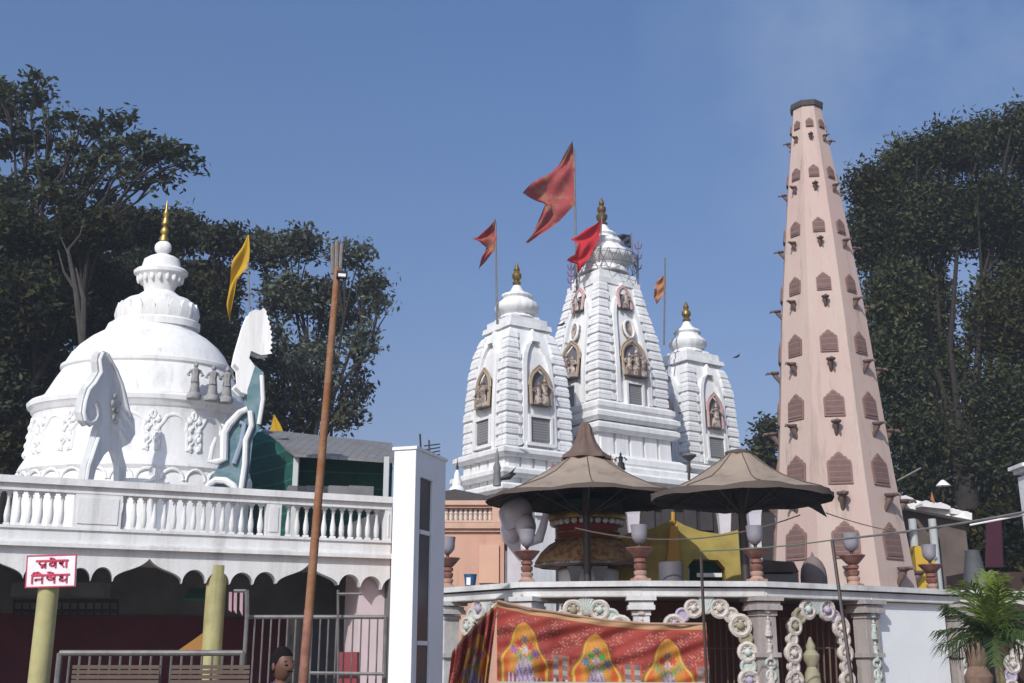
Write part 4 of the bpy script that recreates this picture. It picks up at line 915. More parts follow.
# dark mass of sheds behind the umbrellas
bk = thing('dark_hall', 'low dark hall behind the yellow tent and umbrellas', 'building', (X(700, 520, 27), 27, 0)); mb = MB()
a = X(560, 520, 27); b = X(775, 520, 27); mb.box(((a + b) / 2, 28.5, Z(503, 27) / 2), (b - a, 3, Z(503, 27))); part('wall', mb, mat('hall_dark', (.045, .04, .042), .9, (.02, .02, .02), 1.5, .8), bk)
mb = MB(); mb.box(((a + b) / 2, 28.5, Z(502, 27) + .06), (b - a + .6, 3.6, .12)); part('roof_edge', mb, greycon, bk)
for x_ in (648, 668, 690, 706): mb = MB(); p = P(x_, 520, 26.97); mb.box((p.x, 26.96, p.z), (.3, .08, .5)); part('window', mb, undr, bk)

# ------------------------------------------------------------------ printed cloth banner
def banner_col(u, v, k=0):
    # u along (metres), v down from top (metres)
    base = np.array([.28, .038, .026]) * (1 + .12 * math.sin(u * 5.1 + 1)); r = random.random()
    n1 = math.sin(u * 83 + 3 * math.sin(v * 51)) * math.sin(v * 79 + 2 * math.sin(u * 47 + 1))
    n1 *= .8 + .4 * math.sin(u * 17 + v * 23)
    if n1 > .5: base = np.array([.44, .17, .11])
    elif n1 < -.6: base = np.array([.22, .07, .07])
    elif n1 > .3: base = np.array([.24, .03, .03])
    per = .80; uc = (u - .31 + per / 2) % per - per / 2; vc = v - .60
    if v < .045: return np.array([.42, .25, .13])
    if v < .075: return np.array([.30, .05, .03])
    # pointed arch
    aw = .285 + .018 * math.sin(7 * round((u - .31) / per)); ah = .44; mi_ = round((u - .31) / per) % 3
    top_ = .14
    if v < .60: q_ = (v - top_) / .46; wlim = aw * (max(0, q_) ** .62) * (1 + .10 * math.sin(q_ * 9)) if q_ > 0 else 0
    else: wlim = aw
    if abs(uc) < wlim:
        e = abs(uc) / max(wlim, .01)
        if e > .90: return np.array([.26, .10, .03])
        if e > .80: return np.array([.52, .33, .05])
        n2 = math.sin(u * 140 + 2 * math.sin(v * 90)) * math.sin(v * 130 + u * 31)
        base = np.array([.50, .22, .03]) if abs(uc) < .17 + .03 * n2 else np.array([.52, .10, .02])
        if n2 > .62: base = base * .6 + np.array([.05, .03, .06])
        dx_ = uc; dy_ = .52 - v
        for (fx_, fy_, fr_, fc_) in ((0, .20, .045, (.18, .13, .14)), (-.06, .15, .04, (.42, .06, .05)), (.06, .15, .04, (.42, .06, .05)), (-.12, .08, .05, (.28, .12, .26)), (.12, .08, .05, (.28, .12, .26)), (0, .10, .05, (.42, .36, .33)), (-.06, .03, .04, (.20, .28, .12)), (.06, .03, .04, (.20, .28, .12)), (0, -.02, .07, (.36, .30, .34))):
            dd = math.hypot(dx_ - fx_, dy_ - fy_) 
            if dd < fr_ * (.85 + .25 * math.cos(6 * math.atan2(dy_ - fy_, dx_ - fx_))): fc_ = (fc_, (fc_[1], fc_[0] * .7, fc_[2]), (fc_[0], fc_[2], fc_[1] * .8))[mi_ if fy_ > .06 else 0]; return np.array(fc_) * (1.15 if n2 > 0 else .75)
        if v > .54 and abs(uc) < .05 + .06 * abs(math.sin((v - .54) * 14)): return np.array([.22, .15, .30]) if n2 < .2 else np.array([.42, .36, .36])
        if v > .68 and abs(uc) < .2: return np.array([.40, .36, .33]) if int((u + 5) / .022) % 2 else np.array([.24, .06, .12])
        return base
    if v > .42 and abs(uc) > .30:
        q = (abs(uc) - .30) / .10; st = int((v - .42) / .05) % 2
        if .2 < q < .8: return (np.array([.33, .27, .24]) if st else np.array([.16, .12, .13])) if v < .66 else (np.array([.45, .42, .40]) if q < .5 else np.array([.10, .03, .04]))
        return np.array([.40, .10, .04])
    return base
def cloth(name, label, cat, topfn, W, Hh, nu, nv, foldfn, Y, shear=0):
    vs = []; cs = []
    for i in range(nu + 1):
        for j in range(nv + 1):
            u = W * i / nu; v = Hh * j / nv; p = topfn(i / nu) + Vector((shear * v, 0, -v)); p.y += foldfn(i / nu, j / nv)
            vs.append(p); c = banner_col(u, v); cs.append((c[0], c[1], c[2], 1))
    fs = [(i * (nv + 1) + j, (i + 1) * (nv + 1) + j, (i + 1) * (nv + 1) + j + 1, i * (nv + 1) + j + 1) for i in range(nu) for j in range(nv)]
    mb = MB(); mb.add(vs, fs); mb.c = cs; return mb
tp = [(497, 602), (530, 610), (560, 614), (600, 621), (650, 625), (706, 625)]
def topf(t):
    x = 497 + (706 - 497) * t; return P(x, np.interp(x, [p[0] for p in tp], [p[1] for p in tp]), 12.3)
mb = cloth('b', '', '', topf, 2.35, .80, 330, 110, lambda a, b: .045 * math.sin(a * 23 + b * 2) * (.35 + b) + .026 * math.sin(a * 51 - b * 5) * (b + .15) + .022 * math.sin(a * 9 + b * 15) + .010 * math.sin(a * 37 + b * 33), 12.3)
root = thing('cloth_banner', 'red and orange printed cloth banner with arch motifs across the arcade', 'banner', topf(.5)); part('banner_cloth', mb, clothm, root, 'all')
mb = MB(); mb.tube([topf(t) + Vector((0, -.0, .012)) for t in np.linspace(0, 1, 12)], .014, 6); part('top_rope', mb, mat('rope', (.35, .22, .15), .9), root)
mb = MB(); z_ = topf(0).z - .62; mb.bar(P(500, 683, 12.2), P(706, 684, 12.2), .03, .03); part('bottom_batten', mb, mat('batten', (.38, .36, .33), .8), root)
def topg(t): return P(452 + 46 * t ** .8, 652 - 50 * t ** .7, 12.5)
mb = cloth('c', '', '', topg, .62, .95, 110, 100, lambda a, b: .06 * math.sin(a * 30 + b * 3) + .02 * math.sin(a * 60), 12.5, -.12)
solo('draped_cloth', mb, clothm, 'gathered red and yellow printed cloth slanting left of the banner', 'cloth', P(475, 640, 12.5), 'all')
# ------------------------------------------------------------------ thin posts, pipes, wires
def wire(name, label, pts, r, m, cat='wire'):
    mb = MB(); mb.tube(pts, r, 6); solo(name, mb, m, label, cat, pts[0], True)
def sag(a, b, s, n=14): return [a + (b - a) * (i / n) - Vector((0, 0, 4 * s * (i / n) * (1 - i / n))) for i in range(n + 1)]
p0 = P(701, 556, 11.5); wire('iron_post', 'thin dark iron post just right of the banner', [Vector((p0.x, 11.5, 0)), p0, p0 + Vector((0, 0, .0))][:2], .016, iron, 'post')
p1 = P(832, 540, 11.8); p1b = P(852, 683, 11.2); lowp = p1b + (p1b - p1) * (p1b.z / (p1.z - p1b.z))
wire('leaning_post', 'thin leaning dark post before the rightmost medallion arch', [lowp, p1], .018, iron, 'post')
wire('steel_pipe', 'long grey pipe slanting up across the tower foot', sag(p1, P(1060, 505, 10), .03), .012, steel, 'pipe')
wire('pale_pipe', 'short pale pipe above right palm', [P(970, 525, 10.6), P(1060, 508, 10.1)], .009, signw, 'pipe')
wire('cable', 'thin greenish cable from post to leaning post', sag(P(700, 551, 11.5), p1, .02), .008, mat('cable_green', (.12, .16, .11), .6))
wire('sagging_cable', 'sagging cable in front of the yellow tent', sag(P(575, 528, 14.2), P(800, 515, 14.6), .22), .009, mat('cable_brown', (.12, .09, .07), .6))
wire('tie_cord', 'tan cord from umbrella flap across the pink tower', sag(P(826, 513, 15.3), P(905, 533, 18), .03), .008, mat('cord_tan', (.35, .25, .15), .8))
# small street lamp on the temple terrace
sl = thing('terrace_lamp', 'small lamp on short post before right spire', 'lamp', P(689, 476, 30)); mb = MB(); mb.tube([P(689, 480, 30), P(689, 460, 30)], .04, 6); part('post', mb, iron, sl)
mb = MB(); c = P(689, 457, 30); mb.lathe(c, [(.05, c.z - .1), (.2, c.z + .02), (.2, c.z + .06), (.06, c.z + .1)], 12); part('lamp_head', mb, steel, sl, True)
# bird + terrace clutter
def bird(px_, row, Y, label, s=.2):
    c = P(px_, row, Y); mb = MB(); mb.tube([c + Vector((-s, 0, -.25 * s)), c + Vector((-.4 * s, 0, 0)), c + Vector((.1 * s, 0, .12 * s)), c + Vector((.45 * s, 0, .35 * s)), c + Vector((.7 * s, 0, .33 * s))], [.04 * s, .2 * s, .27 * s, .16 * s, .04 * s], 8)
    mb.prism([c + Vector((-.2 * s, -.1 * s, .1 * s)), c + Vector((.2 * s, -.1 * s, .1 * s)), c + Vector((.75 * s, -.5 * s, .95 * s))], (0, .03, 0)); solo('pigeon', mb, black, label, 'bird', c, True, 'dark pigeons about the temple')
bird(508, 478, 33, 'dark pigeon before the left spire base', .34); bird(522, 446, 37, 'tiny pigeon on left spire ledge', .12); bird(737, 357, 45, 'tiny pigeon at right spire shoulder', .18); bird(562, 325, 41, 'tiny pigeon at the tallest spire left side', .2)
mb = MB(); figure(mb, P(621, 470, 27), .42, Vector((0, -1, 0)), 1.3); solo('terrace_statue', mb, black, 'small dark statue behind the hooded umbrella right shoulder', 'statue', P(621, 470, 27), True)
mb = MB(); figure(mb, P(611, 471, 27), .4, Vector((0, -1, 0)), 1.2); solo('terrace_figurine', mb, mat('ochre_paint', (.4, .2, .05), .7), 'small ochre figurine behind the umbrella hood', 'statue', P(611, 471, 27), True)
mb = MB(); c = P(553, 486, 28); px = m_per_px(480, 28); mb.lathe(c, [(3.5 * px, Z(486, 28)), (4 * px, Z(480, 28)), (1.6 * px, Z(476, 28)), (2.4 * px, Z(470, 28)), (.3 * px, Z(462, 28))], 10); solo('red_spirelet', mb, mat('rust_red', (.28, .08, .06), .7), 'small red spirelet before left spire', 'spire', c, True)
mb = MB(); c = P(497, 484, 31); px = m_per_px(480, 31); mb.lathe(c, [(4 * px, Z(486, 31)), (3.4 * px, Z(470, 31)), (4 * px, Z(468, 31)), (1.5 * px, Z(460, 31)), (1.8 * px, Z(456, 31)), (.2 * px, Z(448, 31))], 10); solo('grey_spirelet', mb, greycon, 'slim grey spirelet before left spire', 'spire', c, True)

# ------------------------------------------------------------------ sign and yellow post
SY = 9.6
ypl = thing('sign_post', 'fat yellow post carrying the white notice board', 'post', (X(44, 683, SY), SY, 0))
a = P(49, 586, SY); mb = MB(); mb.tube([Vector((a.x, SY, 0)), Vector((a.x, SY, Z(580, SY)))], [.088, .082], 20); part('post_tube', mb, yellowp, ypl, True)
sg = thing('notice_board', 'white notice board with red border and two red words', 'sign', P(51, 572, SY - .1))
A_, B_, C_, D_ = P(25, 588, SY - .1), P(75, 586.5, SY - .1), P(77, 557, SY - .1), P(27, 555.5, SY - .1)
ex = (B_ - A_); ez = (D_ - A_); ex = Vector((ex.x, 0, ex.z)); ez = Vector((ez.x, 0, ez.z))
def SG(u, v, d=0): return A_ + ex * u + ez * v + Vector((0, -d, 0))
mb = MB(); mb.prism([SG(0, 0), SG(1, 0), SG(1, 1), SG(0, 1)], (0, .02, 0)); part('board', mb, signw, sg)
mb = MB()
for (u0_, v0_, u1_, v1_) in ((0, 0, 1, .035), (0, .965, 1, 1), (0, .035, .018, .965), (.982, .035, 1, .965)): mb.prism([SG(u0_, v0_, .005), SG(u1_, v0_, .005), SG(u1_, v1_, .005), SG(u0_, v1_, .005)], (0, .004, 0))
part('border', mb, signr, sg)
G_ = {'pa': [[(.8, 1), (.8, 0)], [(.22, 1), (.2, .62), (.34, .44), (.8, .46)]],
      'ra': [[(.8, .34), (.6, .16), (.4, .08)]],
      'va': [[(.8, 1), (.8, 0)], [(.8, .66), (.5, .76), (.26, .62), (.24, .38), (.46, .24), (.66, .34), (.8, .48)]],
      'e': [[(.8, 1), (.66, 1.2), (.42, 1.32), (.22, 1.3)]],
      'sha': [[(.86, 1), (.86, 0)], [(.12, .82), (.3, .92), (.5, .8), (.46, .58), (.28, .5), (.2, .64), (.34, .56), (.44, .34), (.6, .1)]],
      'i': [[(-.02, 1), (-.02, 0)], [(-.02, 1), (.1, 1.28), (.45, 1.34), (.8, 1.0)]],
      'na': [[(.8, 1), (.8, 0)], [(.8, .5), (.34, .5), (.22, .42), (.3, .34)]],
      'ss': [[(.8, 1), (.8, 0)], [(.22, 1), (.2, .62), (.34, .42), (.8, .44)], [(.26, .86), (.8, .56)]],
      'dha': [[(.8, 1), (.8, 0)], [(.3, .98), (.46, .9), (.26, .74), (.48, .64), (.26, .5), (.24, .32), (.46, .24), (.8, .42)]]}
def write(rows, u0_, v0_, cw, ch, gap=.0):
    mb = MB(); u = u0_
    for gl in rows:
        for g_ in gl:
            for st in G_[g_]:
                st = [(u + x * cw, v0_ + y * ch) for x, y in st]
                pts = [SG(x, y, .006) for x, y in st]
                for p, q in zip(pts, pts[1:]):
                    d = (q - p).normalized(); mb.bar(p - d * .003, q + d * .003, .006, .013)
        u += cw
    mb.bar(SG(u0_ - .03, v0_ + ch, .0065), SG(u + .01, v0_ + ch, .0065), .006, .013)
    return mb
mb = write([['pa', 'ra'], ['va', 'e'], ['sha']], .22, .60, .205, .22); mb2 = write([['i', 'na'], ['ss', 'e'], ['dha']], .14, .13, .245, .25)
part('lettering', mb, signr, sg); part('lettering', mb2, signr, sg)

# ------------------------------------------------------------------ barricades
def barricade(label, a, b, Y, rows_, nb, slat=None, posts=None):
    root = thing('barricade', label, 'barricade', (P((a + b) / 2, 683, Y).x, Y, 0), None); (ta_, tb_) = rows_
    L0, L1 = P(a, ta_, Y), P(b, tb_, Y); top = L0.z; mb = MB()
    L1 = Vector((L1.x, Y, top)); mb.tube([L0, L1], .022, 8)
    for p in (L0, L1): mb.tube([Vector((p.x, p.y, 0)), p], .024, 8)
    mb.tube([Vector((L0.x, Y, .25)), Vector((L1.x, Y, .25))], .018, 8)
    part('frame', mb, steel, root, True)
    for i in range(1, nb):
        q = L0 + (L1 - L0) * i / nb; m_ = MB(); m_.tube([Vector((q.x, Y, .25)), q], .0095, 6); part('bar', m_, steel, root, True)
    return root, L0, L1
r1, L0, L1 = barricade('low steel barricade with horizontal brown slats at lower left', 60, 243, 9.0, (653, 655), 18)
for i in range(12):
    mb = MB(); z_ = Z(667, 8.9) - i * .036
    for (x_a, x_b) in ((73, 160), (172, 250)): mb.bar(P(x_a, 667, 8.9) * 1 + Vector((0, 0, z_ - Z(667, 8.9))), P(x_b, 667, 8.9) + Vector((0, 0, z_ - Z(667, 8.9))), .02, .027)
    part('slat', mb, wood, r1)
r2, L0, L1 = barricade('tall grey steel gate of vertical bars beside the pylon', 247, 386, 12.4, (617, 618), 17)
for aa, bb, rr_ in (((337, 594), (362, 594), .016), ((338, 590), (338, 683), .014), ((247, 590), (247, 617), .024), ((234, 591), (246, 591), .02)): mb = MB(); mb.tube([P(*aa, 12.3), P(*bb, 12.3)], rr_, 6); part('frame_bar', mb, steel, r2)
mb = MB(); mb.tube([P(310, 673, 12.3), P(384, 674, 12.3)], .02, 6); part('frame_rail', mb, steel, r2)
mb = MB(); a = P(340, 652, 13.2); b = P(358, 652, 13.2); mb.box(((a.x + b.x) / 2, 13.3, a.z / 2), (b.x - a.x, .3, a.z)); solo('red_cabinet', mb, mat('cab_red', (.24, .04, .05), .7), 'red cabinet behind the tall steel gate', 'cabinet', ((a.x + b.x) / 2, 13.3, 0))

# ------------------------------------------------------------------ person
def person():
    Yp = 9.1; hx = X(281, 665, Yp); H = Z(648, Yp)
    root = thing('person', 'dark-haired person in navy shirt facing right behind the railing', 'person', (hx, Yp, 0)); s = H / 1.75
    J = [((0, 0, .95), .15), ((0, 0, 1.15), .135), ((0, 0, 1.36), .15), ((0, .0, 1.46), .07), ((.01, 0, 1.53), .055),
         ((0, -.09, .90), .10), ((.02, -.10, .48), .065), ((0, -.10, .08), .045), ((.10, -.10, .04), .045),
         ((0, .09, .90), .10), ((-.02, .10, .48), .065), ((-.02, .10, .08), .045), ((.09, .10, .04), .045),
         ((0, -.19, 1.40), .06), ((-.02, -.24, 1.12), .042), ((.12, -.22, .92), .032),
         ((0, .19, 1.40), .06), ((-.02, .24, 1.12), .042), ((.10, .22, .90), .032)]
    E = [(0, 1), (1, 2), (2, 3), (3, 4), (0, 5), (5, 6), (6, 7), (7, 8), (0, 9), (9, 10), (10, 11), (11, 12), (2, 13), (13, 14), (14, 15), (2, 16), (16, 17), (17, 18)]
    me = bpy.data.meshes.new('person_body'); me.from_pydata([tuple(c * s for c in j[0]) for j in J], E, [])
    o = bpy.data.objects.new('body', me); COL.objects.link(o); o.parent = root
    sk = o.modifiers.new('Skin', 'SKIN'); sb_ = o.modifiers.new('Sub', 'SUBSURF'); sb_.levels = 2; sb_.render_levels = 2
    for i, j in enumerate(J): me.skin_vertices[0].data[i].radius = (j[1] * s, j[1] * s)
    me.skin_vertices[0].data[0].use_root = True
    dg = bpy.context.evaluated_depsgraph_get(); ev = o.evaluated_get(dg); m2 = bpy.data.meshes.new_from_object(ev); bpy.data.objects.remove(o)
    vs = [tuple(v.co) for v in m2.vertices]; fs = [tuple(p.vertices) for p in m2.polygons]
    body = MB(); body.add([Vector(v) + wo(root) for v in vs], fs)
    # head with face joined onto the neck
    hc = wo(root) + Vector((.015, 0, H - .125 * s)); n = 22; rings = []
    for j in range(n + 1):
        a = math.pi * (j + .02) / (n + .04); ring = []
        for i in range(n):
            b = 2 * math.pi * i / n; d = Vector((math.sin(a) * math.cos(b), math.sin(a) * math.sin(b), -math.cos(a)))
            r_ = Vector((.098 * d.x, .076 * d.y, .122 * d.z)) * s
            if d.z < -.2: r_.x *= 1 - .18 * (-.2 - d.z) ; r_.y *= 1 - .35 * (-.2 - d.z)
            nose = math.exp(-((d.y) / .16) ** 2 - ((d.z + .12) / .2) ** 2) * (d.x > 0); r_.x += .040 * nose * s
            brow = math.exp(-((d.y) / .5) ** 2 - ((d.z - .12) / .1) ** 2) * (d.x > 0); r_.x += .006 * brow * s
            eye = sum(math.exp(-((d.y - e) / .13) ** 2 - ((d.z - .0) / .1) ** 2) for e in (-.35, .35)) * (d.x > 0); r_.x -= .008 * eye * s
            lip = math.exp(-((d.y) / .28) ** 2 - ((d.z + .48) / .1) ** 2) * (d.x > 0); r_.x += .008 * lip * s
            ring.append(hc + r_)
        rings.append(ring)
    body.loft(rings)
    for e in (-1, 1): body.ball(hc + Vector((-.01, e * .076, -.01)) * s, (.018 * s, .01 * s, .03 * s), 7)
    part('body', body, skin, root, 'all')
    hr = MB(); rings = []
    for j in range(15):
        t = j / 14; ring = []
        for i in range(30):
            b = 2 * math.pi * i / 30; cx_ = math.cos(b)
            cut = math.acos(.50 if cx_ > .55 else (-.42 + (.92 * max(0, cx_ + .1) / .65) if cx_ > -.1 else -.50))
            a = max(.03, cut * t); k = 1.06 + .025 * math.sin(7 * b + 3 * j) + (.03 if t < .7 else 0)
            ring.append(hc + Vector((.098 * math.sin(a) * cx_ - .005, .077 * math.sin(a) * math.sin(b), .124 * math.cos(a) + .003)) * s * k)
        rings.append(ring)
    rings.append([hc + (p - hc) * .9 for p in rings[-1]]); hr.loft(rings[::-1]); part('hair', hr, hair_m, root, True)
    ey = MB()
    for e in (-1, 1):
        ey.ball(hc + Vector((.080, e * .030, .0)) * s, (.014 * s, .015 * s, .008 * s), 6)
        ey.bar(hc + Vector((.088, e * .016, .024)) * s, hc + Vector((.078, e * .046, .026)) * s, .010 * s, .007 * s)
    ey.bar(hc + Vector((.092, -.024, -.046)) * s, hc + Vector((.092, .024, -.046)) * s, .014 * s, .009 * s)
    part('eyes', ey, hair_m, root, True); root.rotation_euler.z = R(-38)
    def shell(sel, g, name, m_):
        me3 = bpy.data.meshes.new(name); idx = {}; vv = []; ff = []
        nrm_ = [v.normal.copy() for v in m2.vertices]
        for p in m2.polygons:
            if all(sel(m2.vertices[i].co / s) for i in p.vertices):
                f = []
                for i in p.vertices:
                    if i not in idx: idx[i] = len(vv); vv.append(m2.vertices[i].co + nrm_[i] * g + wo(root))
                    f.append(idx[i])
                ff.append(tuple(f))
        q = MB(); q.add(vv, ff); part(name, q, m_, root, 'all')
    shell(lambda c: c.z > .88 and c.z < 1.50 and not (abs(c.y) > .17 and c.z < 1.14), .014, 'shirt', shirt)
    shell(lambda c: .08 < c.z < .98 and abs(c.y) < .19 and c.x < .1, .010, 'trousers', trous)
person()

# ------------------------------------------------------------------ right background: small shrine roofs, cloths, column
rb = thing('small_shrine', 'small brown-walled shrine with white roof slabs right of the tower', 'shrine', (X(930, 560, 27), 27, 0))
def rbox(name, a, b, r0, r1, Y, dep, m_, rz=0):
    x0_, x1_ = X(a, r0, Y), X(b, r0, Y); mb = MB(); mb.box(((x0_ + x1_) / 2, Y + dep / 2, (Z(r0, Y) + Z(r1, Y)) / 2), (x1_ - x0_, dep, Z(r1, Y) - Z(r0, Y)), rz); return part(name, mb, m_, rb)
brownw = mat('brown_wall', (.13, .10, .09), .9, (.07, .06, .05), 2, .8)
mb = MB(); mb.prism([P(885, 504, 27), P(972, 520, 26), P(972, 513, 26), P(950, 508, 26.3), P(905, 498, 27), P(885, 493, 27)], (0, 2.4, 0)); part('roof_slab', mb, white, rb)
mb = MB(); a, b = P(888, 504, 27), P(968, 518, 26.2); mb.prism([Vector((a.x, 27.2, 0)), Vector((b.x, 26.4, 0)), Vector((b.x, 26.4, b.z)), Vector((a.x, 27.2, a.z))], (0, 2, 0)); part('wall', mb, brownw, rb)
mb = MB()
for x_ in (914, 934): p = P(x_, 540, 26.2); mb.lathe((p.x, p.y), [(.1, 0), (.09, Z(519, 26.2))], 12)
part('pillar', mb, mat('grey_blue', (.40, .43, .44), .8), rb, True)
mb = MB(); p = P(921, 560, 25.8); mb.box((p.x, p.y, Z(547, 25.8) / 2), (.42, .5, Z(547, 25.8))); part('yellow_shutter', mb, mat('yellow_panel', (.55, .36, .03), .7, (.45, .25, .03), 3, .5), rb)
for i, (xa, xb, r_) in enumerate(((888, 912, 492), (920, 948, 499), (948, 968, 506))):
    mb = MB(); rings = []
    for q in range(9):
        x_ = xa + (xb - xa) * q / 8; hh = random.uniform(2, 6) * m_per_px(r_, 26.4) * (0.3 if q in (0, 8) else 1); c = P(x_, r_ + 6 + q * .4, 26.3)
        rings.append([c + Vector((0, dy, dz)) for dy, dz in ((-.15, -.05), (-.17, hh * .6), (0, hh), (.5, hh * .9), (.9, 0))])
    mb.loft(rings); part('roof_sheeting', mb, signw, rb)
wire('slanting_pipe', 'short pale pipe slanting in front of the right tree', [P(897, 481, 24), P(921, 468, 24)], .022, steel, 'pipe')
ul = thing('small_lampshade', 'tiny white lampshade on a thin post before the right tree', 'lamp', P(943, 487, 24)); c = P(943, 485, 24)
mb = MB(); mb.lathe(c, [(.15, c.z - .02), (.14, c.z), (.05, c.z + .09), (.01, c.z + .11)], 12); part('shade', mb, signw, ul, True)
mb = MB(); mb.tube([P(943, 502, 24), c], .012, 5); part('post', mb, iron, ul)
mb = MB(); mb.prism([P(931, 500, 24), P(935, 503, 24), P(932, 492, 24)], (0, .05, 0)); solo('orange_pennant', mb, flago, 'tiny orange pennant on the side shrine roof', 'pennant', P(932, 500, 24))
mb = MB(); mb.prism([P(985, 567, 21), P(1003, 567, 21), P(1001, 520, 21), P(986, 522, 21)], (.1, .2, 0)); solo('maroon_cloth', mb, mat('maroon_cloth', (.05, .008, .02), .8, (.03, .006, .012), 4, .7), 'dark maroon cloth hanging behind the palm', 'cloth', P(993, 567, 21))
c = P(975, 577, 17); px = m_per_px(565, 17); mb = MB(); mb.lathe(c, [(11 * px, 0), (11 * px, Z(577, 17)), (7 * px, Z(553, 17)), (7.5 * px, Z(551, 17)), (5 * px, Z(550, 17))], 14); solo('grey_hood', mb, mat('hood_grey', (.09, .09, .10), .7, (.05, .05, .055), 5, .6), 'grey tapered vent hood behind the palm', 'vent', (c.x, c.y, 0), True)
wc = thing('white_column', 'white column with moulded capital at the right picture edge', 'column', (X(1031, 510, 16), 16, 0)); p = P(1033, 500, 16)
mb = MB(); mb.box((p.x, 16, Z(476, 16) / 2), (.22, .3, Z(476, 16))); part('shaft', mb, white, wc)
mb = MB(); mb.box((p.x, 16, Z(471, 16)), (.30, .38, .06)); mb.box((p.x, 16, Z(467, 16)), (.40, .48, .05)); part('capital', mb, white, wc)
mb = MB(); p = P(1010, 590, 18); mb.box((p.x, 18.5, Z(572, 18) / 2), (1.2, 1, Z(572, 18))); solo('brown_kiosk', mb, mat('kiosk_brown', (.05, .025, .02), .8, (.03, .02, .02), 5, .7), 'low red-brown kiosk behind the palm', 'kiosk', (p.x, 18.5, 0))
# pale niche block behind the palm at lower right
mb = MB(); p = P(976, 683, 14.6)
mb.lathe((p.x, 14.5), [(.16, 0), (.16, 1.2), (.12, 1.28), (.15, 1.36), (.17, 1.5), (.10, 1.62), (.13, 1.68), (.11, 1.82), (.05, 1.9), (.07, 1.97), (.01, 2.05)], 28); solo('ochre_urn', mb, mat('ochre_urn_paint', (.20, .13, .09), .8, (.08, .04, .035), 7, .8), 'ochre stone urn behind the palm stem', 'urn', (p.x, 14.5, 0), True)

# ------------------------------------------------------------------ trees
def leaves(clumps, n, size, tint, dens_edge=.55, sub=14, flat=1.0, droop=1.0):
    """clumps: (centre Vector, (rx,ry,rz)); leaf quads in small sprays through each clump"""
    tot = sum(r[0] * r[1] + r[0] * r[2] for _, r in clumps); V = []; Cc = []
    for c, r in clumps:
        c = Vector(c) + Vector(rng.normal(size=3).tolist()) * max(r) * .12; f_ = rng.uniform(.78, 1.12); r = (r[0] * f_, r[1] * f_, r[2] * f_)
        k = max(12, int(n * (r[0] * r[1] + r[0] * r[2]) / tot / sub))
        d = rng.normal(size=(k, 3)); d /= np.linalg.norm(d, axis=1)[:, None]
        rad = rng.uniform(.25, 1.0, size=(k, 1)) ** dens_edge * rng.uniform(.8, 1.12, size=(k, 1))
        ctr = d * rad * np.array(r) + np.array(c)
        tone = rng.uniform(.45, 1.7, size=(k, 1)) * rng.uniform(.6, 1.55); hue_ = rng.uniform(0, .55) ** 2 ; yel_ = rng.uniform(0, 1, size=(k, 1)) ** 3
        p = np.repeat(ctr, sub, 0) + rng.normal(size=(k * sub, 3)) * size * np.array([1.5, 1.5, 1.0 * droop]) * 1.15
        nrm_ = rng.normal(size=(k * sub, 3)) + np.array([0, 0, .8 * flat]); nrm_ /= np.linalg.norm(nrm_, axis=1)[:, None]
        t = np.cross(nrm_, rng.normal(size=(k * sub, 3))); t /= np.linalg.norm(t, axis=1)[:, None]; b = np.cross(nrm_, t)
        s = size * rng.uniform(.55, 1.25, size=(k * sub, 1))
        V.append(np.stack([p - t * s, p - b * s * .45, p + t * s, p + b * s * .45], 1).reshape(-1, 3))
        tn = np.repeat(tone, sub, 0) * rng.uniform(.75, 1.25, size=(k * sub, 1)); yy = np.repeat(yel_, sub, 0)
        col = np.array(tint)[None] * tn + (yy + hue_) * np.array([.040, .032, -.002])[None]
        Cc.append(np.repeat(np.concatenate([np.clip(col, .003, 1), np.ones((k * sub, 1))], 1), 4, 0))
    V = np.concatenate(V); Cc = np.concatenate(Cc); m = len(V) // 4
    mb = MB(); mb.v = V.tolist(); mb.f = np.arange(m * 4).reshape(-1, 4).tolist(); mb.c = Cc.tolist(); return mb
def tree(name, label, base, clumps, n, size, tint, trunk_r, m_b=None, split=.55, flat=1.0, group=None, sub=14, droop=1.0):
    m_b = m_b or bark; root = thing(name, label, 'tree', base, group); base = Vector(base)
    cen = sum((c for c, _ in clumps), Vector()) / len(clumps); fork = base + (Vector((cen.x, cen.y, base.z)) - base) * .4 + Vector((0, 0, (cen.z - base.z) * split))
    mb = MB(); mid = (base + fork) / 2 + Vector((.3, 0, 0)) * trunk_r
    mb.tube([base, base + Vector((0, 0, .4)), mid, fork], [trunk_r * 1.6, trunk_r * 1.1, trunk_r * .95, trunk_r * .8], 12); tk = part('trunk', mb, m_b, root, True)
    mb = MB()
    for c, r in clumps:
        v = c - fork; q1 = fork + v * .35 + Vector((random.uniform(-.4, .4), random.uniform(-.4, .4), random.uniform(.2, .8))); q2 = fork + v * .72 + Vector((random.uniform(-.4, .4), random.uniform(-.4, .4), random.uniform(0, .5)))
        mb.tube([fork - Vector((0, 0, .3)), q1, q2, c], [trunk_r * .30, trunk_r * .2, trunk_r * .13, trunk_r * .05], 6)
        for _ in range(4):
            e_ = c + Vector((random.uniform(-1, 1) * r[0], random.uniform(-1, 1) * r[1], random.uniform(-.4, 1) * r[2])) * .85
            mb.tube([q2, (q2 + e_) / 2 + Vector((0, 0, .2)), e_], [trunk_r * .13, trunk_r * .08, trunk_r * .03], 5)
    part('limbs', mb, m_b, root, True)
    part('crown', leaves(clumps, n, size, tint, sub=sub, flat=flat, droop=droop), leaf, root)
    return root
def cl(lst, Y): # photo-scale clump list -> real clumps, spread in depth
    out = []
    for (x, y, rx, ry, *d) in lst:
        dy = d[0] if d else 0; q = m_per_px(y, Y + dy); out.append((P(x, y, Y + dy), (rx * q, max(rx, ry) * q * .9, ry * q)))
    return out
DK = (.034, .042, .027)
